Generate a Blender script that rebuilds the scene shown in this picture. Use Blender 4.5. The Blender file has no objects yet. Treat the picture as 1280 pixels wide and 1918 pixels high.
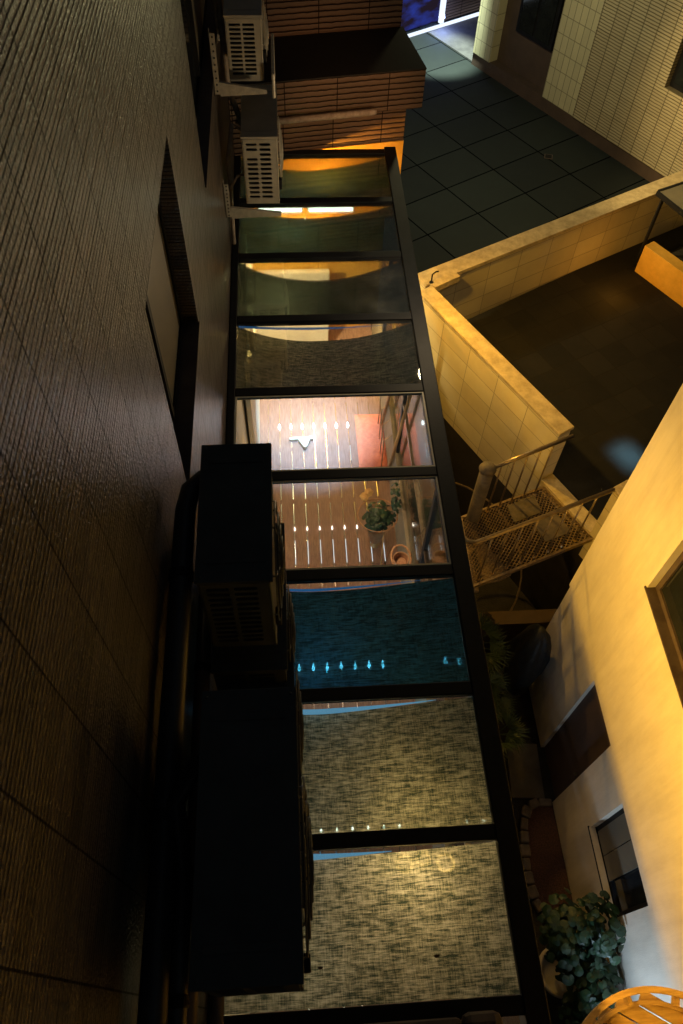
import bpy, math, random
from mathutils import Vector, Matrix
random.seed(11)
scene = bpy.context.scene
# ---------------------------------------------------------------- camera
CH = 10.5                                   # the camera is 10.5 m above the alley floor (z = 0)
cam = bpy.data.cameras.new('camera')
cam.sensor_fit = 'VERTICAL'; cam.sensor_height = 36.0
cam.lens = 1432.0 / 1918.0 * 36.0
cam.dof.use_dof = True; cam.dof.focus_distance = 7.6; cam.dof.aperture_fstop = 5.6
cam.clip_start = 0.05; cam.clip_end = 500
cob = bpy.data.objects.new('camera', cam); scene.collection.objects.link(cob)
RM = ((0.9978533, -0.03519936, 0.05522491), (-0.0601063, -0.82704714, 0.55890989), (0.02600033, -0.56102945, -0.82738742))
cob.matrix_world = Matrix(((RM[0][0], -RM[0][1], -RM[0][2], 0), (RM[1][0], -RM[1][1], -RM[1][2], 0),
                           (RM[2][0], -RM[2][1], -RM[2][2], CH), (0, 0, 0, 1)))
scene.camera = cob
# ---------------------------------------------------------------- world: night sky
world = bpy.data.worlds.new('World'); scene.world = world; world.use_nodes = True
wn = world.node_tree.nodes; wl = world.node_tree.links
bg = wn['Background']
sky = wn.new('ShaderNodeTexSky'); sky.sky_type = 'NISHITA'; sky.sun_disc = False
sky.sun_elevation = math.radians(2.0); sky.sun_rotation = math.radians(-60)
hs = wn.new('ShaderNodeHueSaturation'); hs.inputs['Saturation'].default_value = 0.6
wl.new(sky.outputs[0], hs.inputs['Color']); wl.new(hs.outputs[0], bg.inputs['Color'])
bg.inputs['Strength'].default_value = 0.036
vs = scene.view_settings
scene.display_settings.display_device = 'sRGB'
vs.view_transform = 'Standard'; vs.look = 'None'; vs.exposure = 0.0; vs.gamma = 1.0; vs.use_curve_mapping = False
scene.render.engine = 'CYCLES'
scene.cycles.use_denoising = True
scene.cycles.max_bounces = 7; scene.cycles.diffuse_bounces = 3; scene.cycles.transparent_max_bounces = 12
scene.cycles.sample_clamp_indirect = 3.0
scene.cycles.caustics_reflective = False; scene.cycles.caustics_refractive = False

def W(x, y, d): return Vector((x, y, CH - d))          # d = metres below the camera
def lamp(kind, name, loc, power, col, size=0.05, target=None, cone=60, blend=0.6, sy=None, spec=1.0, spread=None):
    l = bpy.data.lights.new(name, kind); l.energy = power; l.color = col
    l.specular_factor = spec
    if kind == 'AREA':
        l.shape = 'RECTANGLE'; l.size = size; l.size_y = sy or size
        if spread: l.spread = math.radians(spread)
    else: l.shadow_soft_size = size
    if kind == 'SPOT': l.spot_size = math.radians(cone); l.spot_blend = blend
    o = bpy.data.objects.new(name, l); scene.collection.objects.link(o); o.location = loc
    if target is not None:
        o.rotation_euler = (Vector(target) - Vector(loc)).to_track_quat('-Z', 'Y').to_euler()
    return o
SOD = (1.0, 0.52, 0.055)
WARM = (1.0, 0.62, 0.25)
# unseen area light added under the outer eave of the glass roof: lights the stucco house
def strip(y0, y1, power):
    o = lamp('AREA', 'stucco_fill_light', W(1.27, (y0 + y1) / 2, 5.43), power, SOD, size=y1 - y0, sy=0.008)
    dz = Vector((0.80, 0, -0.6)).normalized()                 # emission direction
    ax = Vector((0, 1, 0)); ay = (-dz).cross(ax).normalized()
    m = Matrix((ax, ay, -dz)).transposed().to_4x4(); m.translation = o.location
    o.matrix_world = m
    return o
strip(-0.9, 4.2, 135)
lamp('SPOT', 'parapet_fill_light', W(1.30, 7.75, 5.42), 330, SOD, size=0.06, target=W(3.3, 6.75, 7.4), cone=164, blend=0.9)  # unseen flood added under the eave; lights the stair parapet
lamp('POINT', 'terrace_lamp', W(5.15, 9.45, 7.75), 6, (1, .42, .05), size=0.05)
lamp('POINT', 'cooler_fill_light', W(1.46, 5.9, 4.35), 46, (1.0, .74, .42), size=0.10)  # unseen light added above the roof for the far cooler ends
lamp('SPOT', 'facade_fill_light', W(1.5, 6.4, 3.5), 85, (1.0, .46, .16), size=0.15, target=W(0.7, 8.8, 4.6), cone=44, blend=0.9)  # unseen light added in mid-air to warm the ribbed facade
lamp('POINT', 'court_lamp', W(2.6, 12.6, 4.2), 170, (1.0, .88, .46), size=0.2)
lamp('SPOT', 'court_far_lamp', W(3.6, 16.0, 4.4), 2600, (.86, 1.0, .76), size=0.2, target=W(3.35, 17.3, 8.1), cone=30, blend=.35)
lamp('SPOT', 'house_corner_lamp', W(2.3, 10.4, 4.0), 950, (1.0, .70, .27), size=0.2, target=W(7.2, 11.0, 6.3), cone=60, blend=.8)
lamp('SPOT', 'cool_garden_lamp', W(2.45, -0.95, 8.6), 120, (.58, .76, 1.0), size=0.08, target=W(3.2, 0.15, 8.5), cone=84, blend=1.0)
lamp('SPOT', 'pinkish_wall_light', W(1.7, 0.9, 8.2), 9, (1.0, .78, .66), size=0.15, target=W(3.2, 1.45, 8.9), cone=74, blend=1)  # unseen outdoor light added for the pinkish lower house wall
cg = lamp('AREA', 'teal_patch_light', W(4.52, 6.22, 7.5), 1.7, (.35, .78, 1.0), size=.34, sy=.42, spread=38)  # light added just above the terrace floor to make its teal patch
cg.rotation_euler = (0, 0, math.radians(28))
# lamps inside the glass passage, added unseen under its bars or beside the glowing parts
lamp('POINT', 'far_wall_lamp', W(0.45, 8.52, 5.75), 120, (1.0, .42, .04), size=0.03)
lamp('POINT', 'tube_glow', W(0.20, 8.25, 5.74), 5, (.70, 1.0, .70), size=0.01)
lamp('POINT', 'left_bulb_glow', W(-0.43, 6.25, 5.78), 6, (1.0, .60, .18), size=0.01)
lamp('SPOT', 'counter_glow', W(0.0, 7.62, 5.85), 480, (1.0, .74, .34), size=0.02, target=W(-.1, 8.6, 7.6), cone=120, blend=.5)
lamp('POINT', 'shade_edge_glow', W(-0.15, 6.34, 5.68), 19, (1.0, .66, .26), size=0.02)
lamp('POINT', 'shade_edge_glow', W(0.0, 7.42, 5.68), 13, (.95, .85, .40), size=0.02)
lamp('SPOT', 'white_lamp_glow', W(0.24, 6.35, 5.65), 1350, (.38, .66, 1.0), size=0.03, target=W(0.18, 6.8, 8.1), cone=52, blend=1.0)
lamp('SPOT', 'passage_warm_lamp', W(0.5, 5.40, 5.8), 22, (1.0, .55, .27), size=0.03, target=W(0.4, 5.5, 8.1), cone=130, blend=.6)
lamp('SPOT', 'passage_warm_lamp', W(0.5, 4.30, 5.75), 72, (1.0, .62, .36), size=0.03, target=W(0.5, 4.6, 8.1), cone=120, blend=.6)
lamp('POINT', 'cyan_lamp_glow', W(0.26, 3.36, 7.95), 5, (.10, .60, .85), size=0.01)
lamp('POINT', 'cyan_lamp_glow', W(0.12, 2.13, 5.70), 3.6, (.08, .50, .95), size=0.01)
lamp('POINT', 'pale_blue_glow', W(0.18, 1.09, 5.78), 1.6, (.50, .70, 1.0), size=0.01)
lamp('POINT', 'deck_glint_lamp', W(0.24, 6.90, 7.85), 4.5, (.72, .86, 1.0), size=0.012)
lamp('POINT', 'gold_lamp_glow', W(0.70, 1.115, 5.86), 12, (1.0, .70, .26), size=0.02)
lamp('POINT', 'chandelier_glow', W(0.72, 0.80, 5.66), 9.5, (1.0, .72, .34), size=0.01)
lamp('POINT', 'near_room_lamp', W(0.35, 0.25, 6.6), 4, (1.0, .80, .58), size=0.02)
lamp('POINT', 'near_corner_lamp', W(-0.12, 0.28, 5.8), 2.2, (1.0, .92, .68), size=0.02)

# ---------------------------------------------------------------- materials
def new_mat(name):
    m = bpy.data.materials.new(name); m.use_nodes = True
    nt = m.node_tree; nt.nodes.clear()
    out = nt.nodes.new('ShaderNodeOutputMaterial')
    return m, nt, out
def N(nt, t, **kw):
    n = nt.nodes.new(t)
    for k, v in kw.items():
        if k in n.inputs: n.inputs[k].default_value = v
        else: setattr(n, k, v)
    return n
def coords(nt, scale=(1, 1, 1), rot=(0, 0, 0), loc=(0, 0, 0)):
    tc = nt.nodes.new('ShaderNodeTexCoord'); mp = nt.nodes.new('ShaderNodeMapping')
    mp.inputs['Scale'].default_value = scale; mp.inputs['Rotation'].default_value = rot; mp.inputs['Location'].default_value = loc
    nt.links.new(tc.outputs['Object'], mp.inputs['Vector']); return mp.outputs[0]
def mat(name, c1, c2=None, rough=0.6, metal=0.0, nscale=6.0, bump=0.15, bscale=60, spec=0.5, stretch=(1, 1, 1), bdist=.01, lo=.35, hi=.65, drip=0):
    m, nt, out = new_mat(name); L = nt.links
    p = N(nt, 'ShaderNodeBsdfPrincipled'); p.inputs['Roughness'].default_value = rough
    p.inputs['Metallic'].default_value = metal; p.inputs['Specular IOR Level'].default_value = spec
    v = coords(nt, stretch)
    n1 = N(nt, 'ShaderNodeTexNoise', Scale=nscale, Detail=8.0, Roughness=.65); L.new(v, n1.inputs['Vector'])
    cr = N(nt, 'ShaderNodeValToRGB'); L.new(n1.outputs['Fac'], cr.inputs[0])
    c2 = c2 or tuple(x * .72 for x in c1)
    cr.color_ramp.elements[0].color = (*c2, 1); cr.color_ramp.elements[1].color = (*c1, 1)
    cr.color_ramp.elements[0].position = lo; cr.color_ramp.elements[1].position = hi
    col = cr.outputs[0]
    if drip:
        n4 = N(nt, 'ShaderNodeTexNoise', Scale=2.2, Detail=7.0, Roughness=.7); L.new(coords(nt, (5, 5, .35)), n4.inputs['Vector'])
        c4 = N(nt, 'ShaderNodeValToRGB'); L.new(n4.outputs['Fac'], c4.inputs[0])
        c4.color_ramp.elements[0].color = (1 - drip, 1 - drip * 1.1, 1 - drip * 1.25, 1); c4.color_ramp.elements[1].color = (1, 1, 1, 1)
        c4.color_ramp.elements[0].position = .34; c4.color_ramp.elements[1].position = .55
        mm = N(nt, 'ShaderNodeMix', data_type='RGBA', blend_type='MULTIPLY'); mm.inputs[0].default_value = 1.0
        L.new(col, mm.inputs[6]); L.new(c4.outputs[0], mm.inputs[7]); col = mm.outputs[2]
    L.new(col, p.inputs['Base Color'])
    if bump:
        n2 = N(nt, 'ShaderNodeTexNoise', Scale=bscale, Detail=6.0); L.new(v, n2.inputs['Vector'])
        b = N(nt, 'ShaderNodeBump', Strength=bump, Distance=bdist); L.new(n2.outputs['Fac'], b.inputs['Height'])
        L.new(b.outputs[0], p.inputs['Normal'])
    L.new(p.outputs[0], out.inputs[0]); return m
def M_(nt, op, a, b=None, c=None):
    n = nt.nodes.new('ShaderNodeMath'); n.operation = op
    for i, x in enumerate((a, b, c)):
        if x is None: continue
        if isinstance(x, (int, float)): n.inputs[i].default_value = x
        else: nt.links.new(x, n.inputs[i])
    return n.outputs[0]
def tile_mat(name, c1, c2, joint, px, pz, rib, rough=.45, ax='Y', gap=.012, ribs=True, bumpd=.006, spec=.5, rot=0.0, zoff=0.0, split='Z', glint=0.3, dark=.55, hg=1.0, tv=.35, ribh=.9):
    """tiles px wide along the horizontal axis, pz along the second axis, ribbed with pitch rib"""
    m, nt, out = new_mat(name); L = nt.links
    p = N(nt, 'ShaderNodeBsdfPrincipled'); p.inputs['Roughness'].default_value = rough; p.inputs['Specular IOR Level'].default_value = spec
    v = coords(nt, (1, 1, 1), (0, 0, rot), (0, 0, zoff))
    s = N(nt, 'ShaderNodeSeparateXYZ'); L.new(v, s.inputs[0])
    h = s.outputs[ax]; z = s.outputs[split]
    def line(co, pitch, w):          # 1 in the joint
        f = M_(nt, 'FRACT', M_(nt, 'DIVIDE', co, pitch))
        d = M_(nt, 'ABSOLUTE', M_(nt, 'SUBTRACT', f, .5))
        return M_(nt, 'GREATER_THAN', d, .5 - w / pitch / 2)
    j = M_(nt, 'MAXIMUM', line(h, px, gap), line(z, pz, gap * hg))
    # tone of each tile
    cx = M_(nt, 'FLOOR', M_(nt, 'ADD', M_(nt, 'DIVIDE', h, px), .0)); cz = M_(nt, 'FLOOR', M_(nt, 'DIVIDE', z, pz))
    cb = N(nt, 'ShaderNodeCombineXYZ'); L.new(cx, cb.inputs[0]); L.new(cz, cb.inputs[1])
    wn_ = N(nt, 'ShaderNodeTexWhiteNoise'); L.new(cb.outputs[0], wn_.inputs['Vector'])
    n1 = N(nt, 'ShaderNodeTexNoise', Scale=3.0, Detail=8.0, Roughness=.7); L.new(v, n1.inputs['Vector'])
    f = M_(nt, 'ADD', M_(nt, 'MULTIPLY', wn_.outputs['Value'], tv), M_(nt, 'MULTIPLY', n1.outputs['Fac'], 1 - tv))
    cr = N(nt, 'ShaderNodeValToRGB'); L.new(f, cr.inputs[0])
    cr.color_ramp.elements[0].color = (*c2, 1); cr.color_ramp.elements[1].color = (*c1, 1)
    cr.color_ramp.elements[0].position = .25; cr.color_ramp.elements[1].position = .7
    mx = N(nt, 'ShaderNodeMix', data_type='RGBA'); L.new(j, mx.inputs[0]); L.new(cr.outputs[0], mx.inputs[6]); mx.inputs[7].default_value = (*joint, 1)
    col = mx.outputs[2]
    n3 = N(nt, 'ShaderNodeTexNoise', Scale=70.0, Detail=3.0); L.new(v, n3.inputs['Vector'])
    hgt = M_(nt, 'SUBTRACT', M_(nt, 'MULTIPLY', n3.outputs['Fac'], glint), j)
    if ribs:
        wv = N(nt, 'ShaderNodeTexNoise', Scale=9.0, Detail=3.0); L.new(v, wv.inputs['Vector'])
        zz = M_(nt, 'ADD', z, M_(nt, 'MULTIPLY', M_(nt, 'SUBTRACT', wv.outputs['Fac'], .5), rib * .35))
        fr = M_(nt, 'FRACT', M_(nt, 'DIVIDE', zz, rib))
        tri = M_(nt, 'MULTIPLY', M_(nt, 'ABSOLUTE', M_(nt, 'SUBTRACT', fr, .5)), 2.0)
        groove = M_(nt, 'GREATER_THAN', tri, .74)
        mx2 = N(nt, 'ShaderNodeMix', data_type='RGBA'); L.new(groove, mx2.inputs[0]); L.new(col, mx2.inputs[6])
        mx2.inputs[7].default_value = (*[(a * dark) for a in c2], 1)
        col = mx2.outputs[2]
        hgt = M_(nt, 'SUBTRACT', hgt, M_(nt, 'MULTIPLY', M_(nt, 'POWER', tri, 4.0), ribh))
    L.new(col, p.inputs['Base Color'])
    # joints and grooves are matt: hardly any gloss there
    keep = M_(nt, 'SUBTRACT', 1.0, M_(nt, 'MULTIPLY', j, .95))
    if ribs: keep = M_(nt, 'MULTIPLY', keep, M_(nt, 'SUBTRACT', 1.0, M_(nt, 'MULTIPLY', groove, .6)))
    L.new(M_(nt, 'MULTIPLY', keep, spec), p.inputs['Specular IOR Level'])
    b = N(nt, 'ShaderNodeBump', Strength=1.0, Distance=bumpd); L.new(hgt, b.inputs['Height']); L.new(b.outputs[0], p.inputs['Normal'])
    L.new(p.outputs[0], out.inputs[0]); return m
def glow(name, col, s):
    m, nt, out = new_mat(name); e = N(nt, 'ShaderNodeEmission', Strength=s); e.inputs[0].default_value = (*col, 1)
    nt.links.new(e.outputs[0], out.inputs[0]); return m
def glass_mat(name, tint=(.95, .97, .96), refl=.08, rough=.03):
    m, nt, out = new_mat(name); L = nt.links
    t = N(nt, 'ShaderNodeBsdfTransparent'); t.inputs[0].default_value = (*tint, 1)
    g = N(nt, 'ShaderNodeBsdfGlossy', Roughness=rough)
    lw = N(nt, 'ShaderNodeLayerWeight', Blend=.25)
    dn = N(nt, 'ShaderNodeTexNoise', Scale=3.0, Detail=6.0)
    L.new(coords(nt), dn.inputs['Vector'])
    f = M_(nt, 'ADD', M_(nt, 'MULTIPLY', lw.outputs['Fresnel'], .8), refl * .5)
    mx = N(nt, 'ShaderNodeMixShader'); L.new(f, mx.inputs[0]); L.new(t.outputs[0], mx.inputs[1]); L.new(g.outputs[0], mx.inputs[2])
    d = N(nt, 'ShaderNodeBsdfDiffuse'); d.inputs[0].default_value = (.6, .6, .58, 1)      # thin film of dust
    mx2 = N(nt, 'ShaderNodeMixShader'); L.new(M_(nt, 'MULTIPLY', M_(nt, 'POWER', dn.outputs['Fac'], 3.0), .10), mx2.inputs[0])
    L.new(mx.outputs[0], mx2.inputs[1]); L.new(d.outputs[0], mx2.inputs[2])
    L.new(mx2.outputs[0], out.inputs[0]); return m
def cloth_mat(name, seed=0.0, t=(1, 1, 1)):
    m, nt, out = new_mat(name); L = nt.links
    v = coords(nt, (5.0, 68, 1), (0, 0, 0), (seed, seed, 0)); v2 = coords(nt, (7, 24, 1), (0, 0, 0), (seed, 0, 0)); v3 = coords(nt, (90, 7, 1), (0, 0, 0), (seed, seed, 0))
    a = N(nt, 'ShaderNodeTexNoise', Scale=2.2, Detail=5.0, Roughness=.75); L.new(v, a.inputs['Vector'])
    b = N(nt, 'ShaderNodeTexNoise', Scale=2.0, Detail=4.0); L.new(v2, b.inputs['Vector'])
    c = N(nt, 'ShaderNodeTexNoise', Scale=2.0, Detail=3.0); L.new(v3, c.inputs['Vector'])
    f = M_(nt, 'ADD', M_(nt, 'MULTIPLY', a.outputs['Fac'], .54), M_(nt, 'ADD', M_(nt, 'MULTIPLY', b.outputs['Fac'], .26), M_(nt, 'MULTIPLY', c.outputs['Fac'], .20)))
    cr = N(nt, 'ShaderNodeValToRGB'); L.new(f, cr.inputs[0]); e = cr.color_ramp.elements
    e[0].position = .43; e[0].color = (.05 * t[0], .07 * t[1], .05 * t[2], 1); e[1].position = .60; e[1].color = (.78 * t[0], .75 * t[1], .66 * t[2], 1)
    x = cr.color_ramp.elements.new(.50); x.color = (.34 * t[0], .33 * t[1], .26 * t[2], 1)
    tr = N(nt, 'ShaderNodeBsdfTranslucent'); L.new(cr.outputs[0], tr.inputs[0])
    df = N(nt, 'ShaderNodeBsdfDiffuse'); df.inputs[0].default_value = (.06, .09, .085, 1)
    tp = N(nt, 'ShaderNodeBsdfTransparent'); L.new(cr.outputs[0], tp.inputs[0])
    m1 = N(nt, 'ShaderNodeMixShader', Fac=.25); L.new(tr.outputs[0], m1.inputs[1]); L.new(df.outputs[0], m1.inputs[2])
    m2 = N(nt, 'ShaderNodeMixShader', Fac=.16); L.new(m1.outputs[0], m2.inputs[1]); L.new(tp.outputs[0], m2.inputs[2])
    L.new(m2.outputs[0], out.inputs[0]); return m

MT = {}
MT['left_tile'] = tile_mat('left_tile', (.125, .104, .094), (.060, .051, .047), (.006, .006, .006), .30, .0956, .0239, rough=.28, ax='Y', gap=.007, zoff=.0, bumpd=.008, glint=1.0, dark=.55, hg=1.0, tv=.6, spec=.6, ribh=.55)
CA = math.atan2(.517, .856)      # court rotation
MT['court_tile'] = tile_mat('court_tile', (.022, .032, .032), (.013, .020, .022), (.004, .005, .006), .87, 1.12, .1, rough=.85, tv=.5, ax='X', split='Y', gap=.026, ribs=False, bumpd=.004, glint=.1)
MT['house_ribs'] = tile_mat('house_ribs', (.56, .50, .34), (.46, .40, .27), (.16, .14, .10), .30, .40, .05, rough=.6, ax='X', gap=.014, bumpd=.010, dark=.45)
MT['house_tile'] = tile_mat('house_tile', (.66, .62, .42), (.55, .52, .36), (.30, .28, .2), .147, .30, .05, rough=.6, ax='X', gap=.012, ribs=False, bumpd=.003)
MT['brown_ribs'] = tile_mat('brown_ribs', (.17, .105, .07), (.11, .07, .048), (.03, .02, .015), .60, .50, .062, rough=.6, ax='X', gap=.012, bumpd=.016, dark=.3)
MT['parapet'] = tile_mat('parapet', (.76, .68, .44), (.60, .52, .33), (.30, .25, .16), .60, .30, .1, rough=.7, ax='X', ribs=False, gap=.008, bumpd=.0015, glint=.5)
MT['cap'] = mat('cap', (.66, .55, .34), (.40, .32, .19), rough=.7, nscale=7, bump=.3)
MT['stucco'] = mat('stucco', (.84, .78, .64), (.68, .62, .50), rough=.85, nscale=2.2, stretch=(1, 1.6, .55), bump=.55, bscale=90, bdist=.005, lo=.22, hi=.60, drip=.07)
MT['terrace'] = tile_mat('terrace', (.026, .025, .024), (.016, .016, .016), (.032, .030, .028), .42, .42, .1, rough=.8, spec=.2, ax='X', split='Y', ribs=False, gap=.016, bumpd=.003, glint=.4)
MT['ground'] = mat('ground', (.040, .037, .034), (.02, .019, .018), rough=.9, nscale=5, bump=.6, bscale=40, bdist=.02)
MT['black'] = mat('black_metal', (.012, .013, .017), (.007, .008, .011), rough=.6, bump=.1, spec=.25)
MT['brownmetal'] = mat('brown_metal', (.12, .09, .08), (.07, .05, .05), rough=.5, bump=.1)
MT['steel'] = mat('steel', (.66, .62, .54), (.48, .45, .39), rough=.45, metal=.25, nscale=20, bump=.05)
MT['rail'] = mat('rail', (.36, .28, .18), (.22, .17, .11), rough=.30, metal=.7, nscale=20, bump=.05)
MT['mesh'] = mat('mesh', (.34, .25, .15), (.18, .13, .08), rough=.5, metal=.6, nscale=25, bump=.1)
MT['plate'] = mat('plate', (.16, .13, .09), (.09, .075, .055), rough=.65, nscale=12, bump=.2)
MT['ac'] = mat('ac_body', (.50, .47, .40), (.40, .37, .31), rough=.45, nscale=5, bump=.04)
MT['acshade'] = mat('ac_shade', (.070, .082, .088), (.045, .054, .058), rough=.45, nscale=5, bump=.04)  # shaded copy of the casing: lack of light put into the colour
MT['pit'] = mat('pit', (.01, .01, .01), rough=.8, bump=0)
MT['pipe'] = mat('pipe', (.05, .05, .055), (.03, .03, .035), rough=.42, nscale=8, bump=.1)
MT['pipebrown'] = mat('pipe_brown', (.15, .11, .09), (.09, .07, .06), rough=.5, nscale=8, bump=.1)
MT['copper'] = mat('pipe_wrap', (.42, .36, .30), (.25, .2, .17), rough=.7, nscale=14, bump=.4)
MT['glass'] = glass_mat('roof_glass')
MT['dark_glass'] = mat('dark_glass', (.02, .024, .026), (.012, .014, .016), rough=.08, bump=.02, bscale=4)
MT['frost'] = mat('frosted_glass', (.20, .18, .13), (.15, .14, .11), rough=.4, nscale=2, bump=.02)
MT['deck'] = mat('deck', (.27, .175, .145), (.17, .105, .085), rough=.42, nscale=7, stretch=(9, 1, 1), bump=.35, bscale=14)
MT['metalstrip'] = mat('metal_strip', (.75, .74, .74), (.5, .5, .5), rough=.22, metal=.9, bump=.0)
MT['cream'] = mat('cream', (.70, .66, .52), (.58, .54, .42), rough=.6, nscale=3)
MT['innerwall'] = mat('inner_wall', (.30, .27, .20), (.20, .18, .13), rough=.6, nscale=3)
MT['whitepaint'] = mat('white_paint', (.72, .68, .60), (.62, .58, .5), rough=.5)
MT['coral'] = mat('coral', (.74, .24, .13), (.62, .18, .10), rough=.85, nscale=22, bump=.6, bscale=60)
MT['wicker'] = mat('wicker', (.42, .24, .12), (.25, .13, .06), rough=.7, nscale=40, bump=.5)
MT['leaf'] = mat('leaf', (.020, .062, .026), (.009, .030, .013), rough=.45, nscale=4, bump=.2)
MT['leaf2'] = mat('palm_leaf', (.05, .085, .028), (.022, .042, .014), rough=.5, nscale=4, bump=.2)
MT['stem'] = mat('stem', (.12, .08, .05), rough=.8)
MT['flower'] = mat('flower', (.65, .45, .16), (.5, .3, .1), rough=.8, nscale=30)
MT['urn'] = mat('urn', (.62, .58, .52), (.48, .44, .4), rough=.6)
MT['cover'] = mat('cover', (.016, .020, .022), (.009, .012, .014), rough=.55, nscale=5, bump=.8, bscale=9, bdist=.03)
MT['cobble'] = mat('cobble', (.24, .20, .18), (.15, .13, .12), rough=.8, nscale=14, bump=.6)
MT['gravel'] = mat('gravel', (.17, .085, .07), (.07, .04, .035), rough=.95, nscale=60, bump=1.0, bscale=80, bdist=.02)
MT['slab'] = mat('slab', (.13, .12, .12), (.09, .085, .085), rough=.8)
MT['timber'] = mat('timber', (.55, .36, .16), (.36, .22, .09), rough=.6, nscale=5, stretch=(1, 8, 1), bump=.3)
MT['brownwall'] = mat('brown_wall', (.11, .075, .06), (.08, .055, .045), rough=.7, nscale=3)
MT['bluecloth'] = mat('blue_cloth', (.10, .34, .62), (.05, .22, .48), rough=.8, nscale=20, bump=.3)
MT['greypave'] = mat('grey_paving', (.16, .16, .17), (.10, .10, .11), rough=.7)
MT['orange'] = mat('ochre_paint', (.80, .47, .08), (.66, .37, .05), rough=.7)
MT['white_glow'] = glow('white_glow', (.80, .92, 1.0), 9)  # the dot glows paint lamp reflections onto the deck strips
MT['warm_dot'] = glow('warm_dot', (1.0, .86, .72), 5)
MT['cyan_glow'] = glow('cyan_glow', (.5, .85, 1.0), 90)
MT['blue_glow'] = glow('blue_glow', (.6, .82, 1.0), 60)
MT['slit'] = glow('slit', (.85, .92, 1.0), 1.1)  # painted glint of the deck strips
MT['tube_glow'] = glow('tube_glow', (.80, 1.0, .78), 14)
MT['ring_glow'] = glow('ring_glow', (1.0, .62, .18), 7)
MT['bulb_glow'] = glow('bulb_glow', (1.0, .65, .22), 26)
MT['neon_blue'] = glow('neon_blue', (.10, .22, 1.0), 14)
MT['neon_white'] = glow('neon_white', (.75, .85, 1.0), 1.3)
BAY_LIGHT = {2: (.04, .17, .27), 5: (.27, .29, .27), 6: (.17, .26, .30), 7: (.13, .25, .32), 8: (.09, .17, .23), 1: (.58, .56, .45), 0: (.82, .79, .72)}  # light and dimness of each bay put into the cloth colour
MT['darkbase'] = mat('dark_base', (.035, .030, .028), (.02, .018, .017), rough=.85, nscale=4)  # dark wall foot: shade below the landing put into the colour
CL = [cloth_mat('shade_cloth_%d' % i, seed=3.7 * i, t=BAY_LIGHT.get(i, (1, 1, 1))) for i in range(9)]
MT['hem_glow_blue'] = glow('hem_glow_blue', (.16, .42, .64), .62); MT['hem_glow_dim'] = glow('hem_glow_dim', (.03, .16, .40), .55)  # glow stands for blue light caught on the cloth hems

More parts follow.
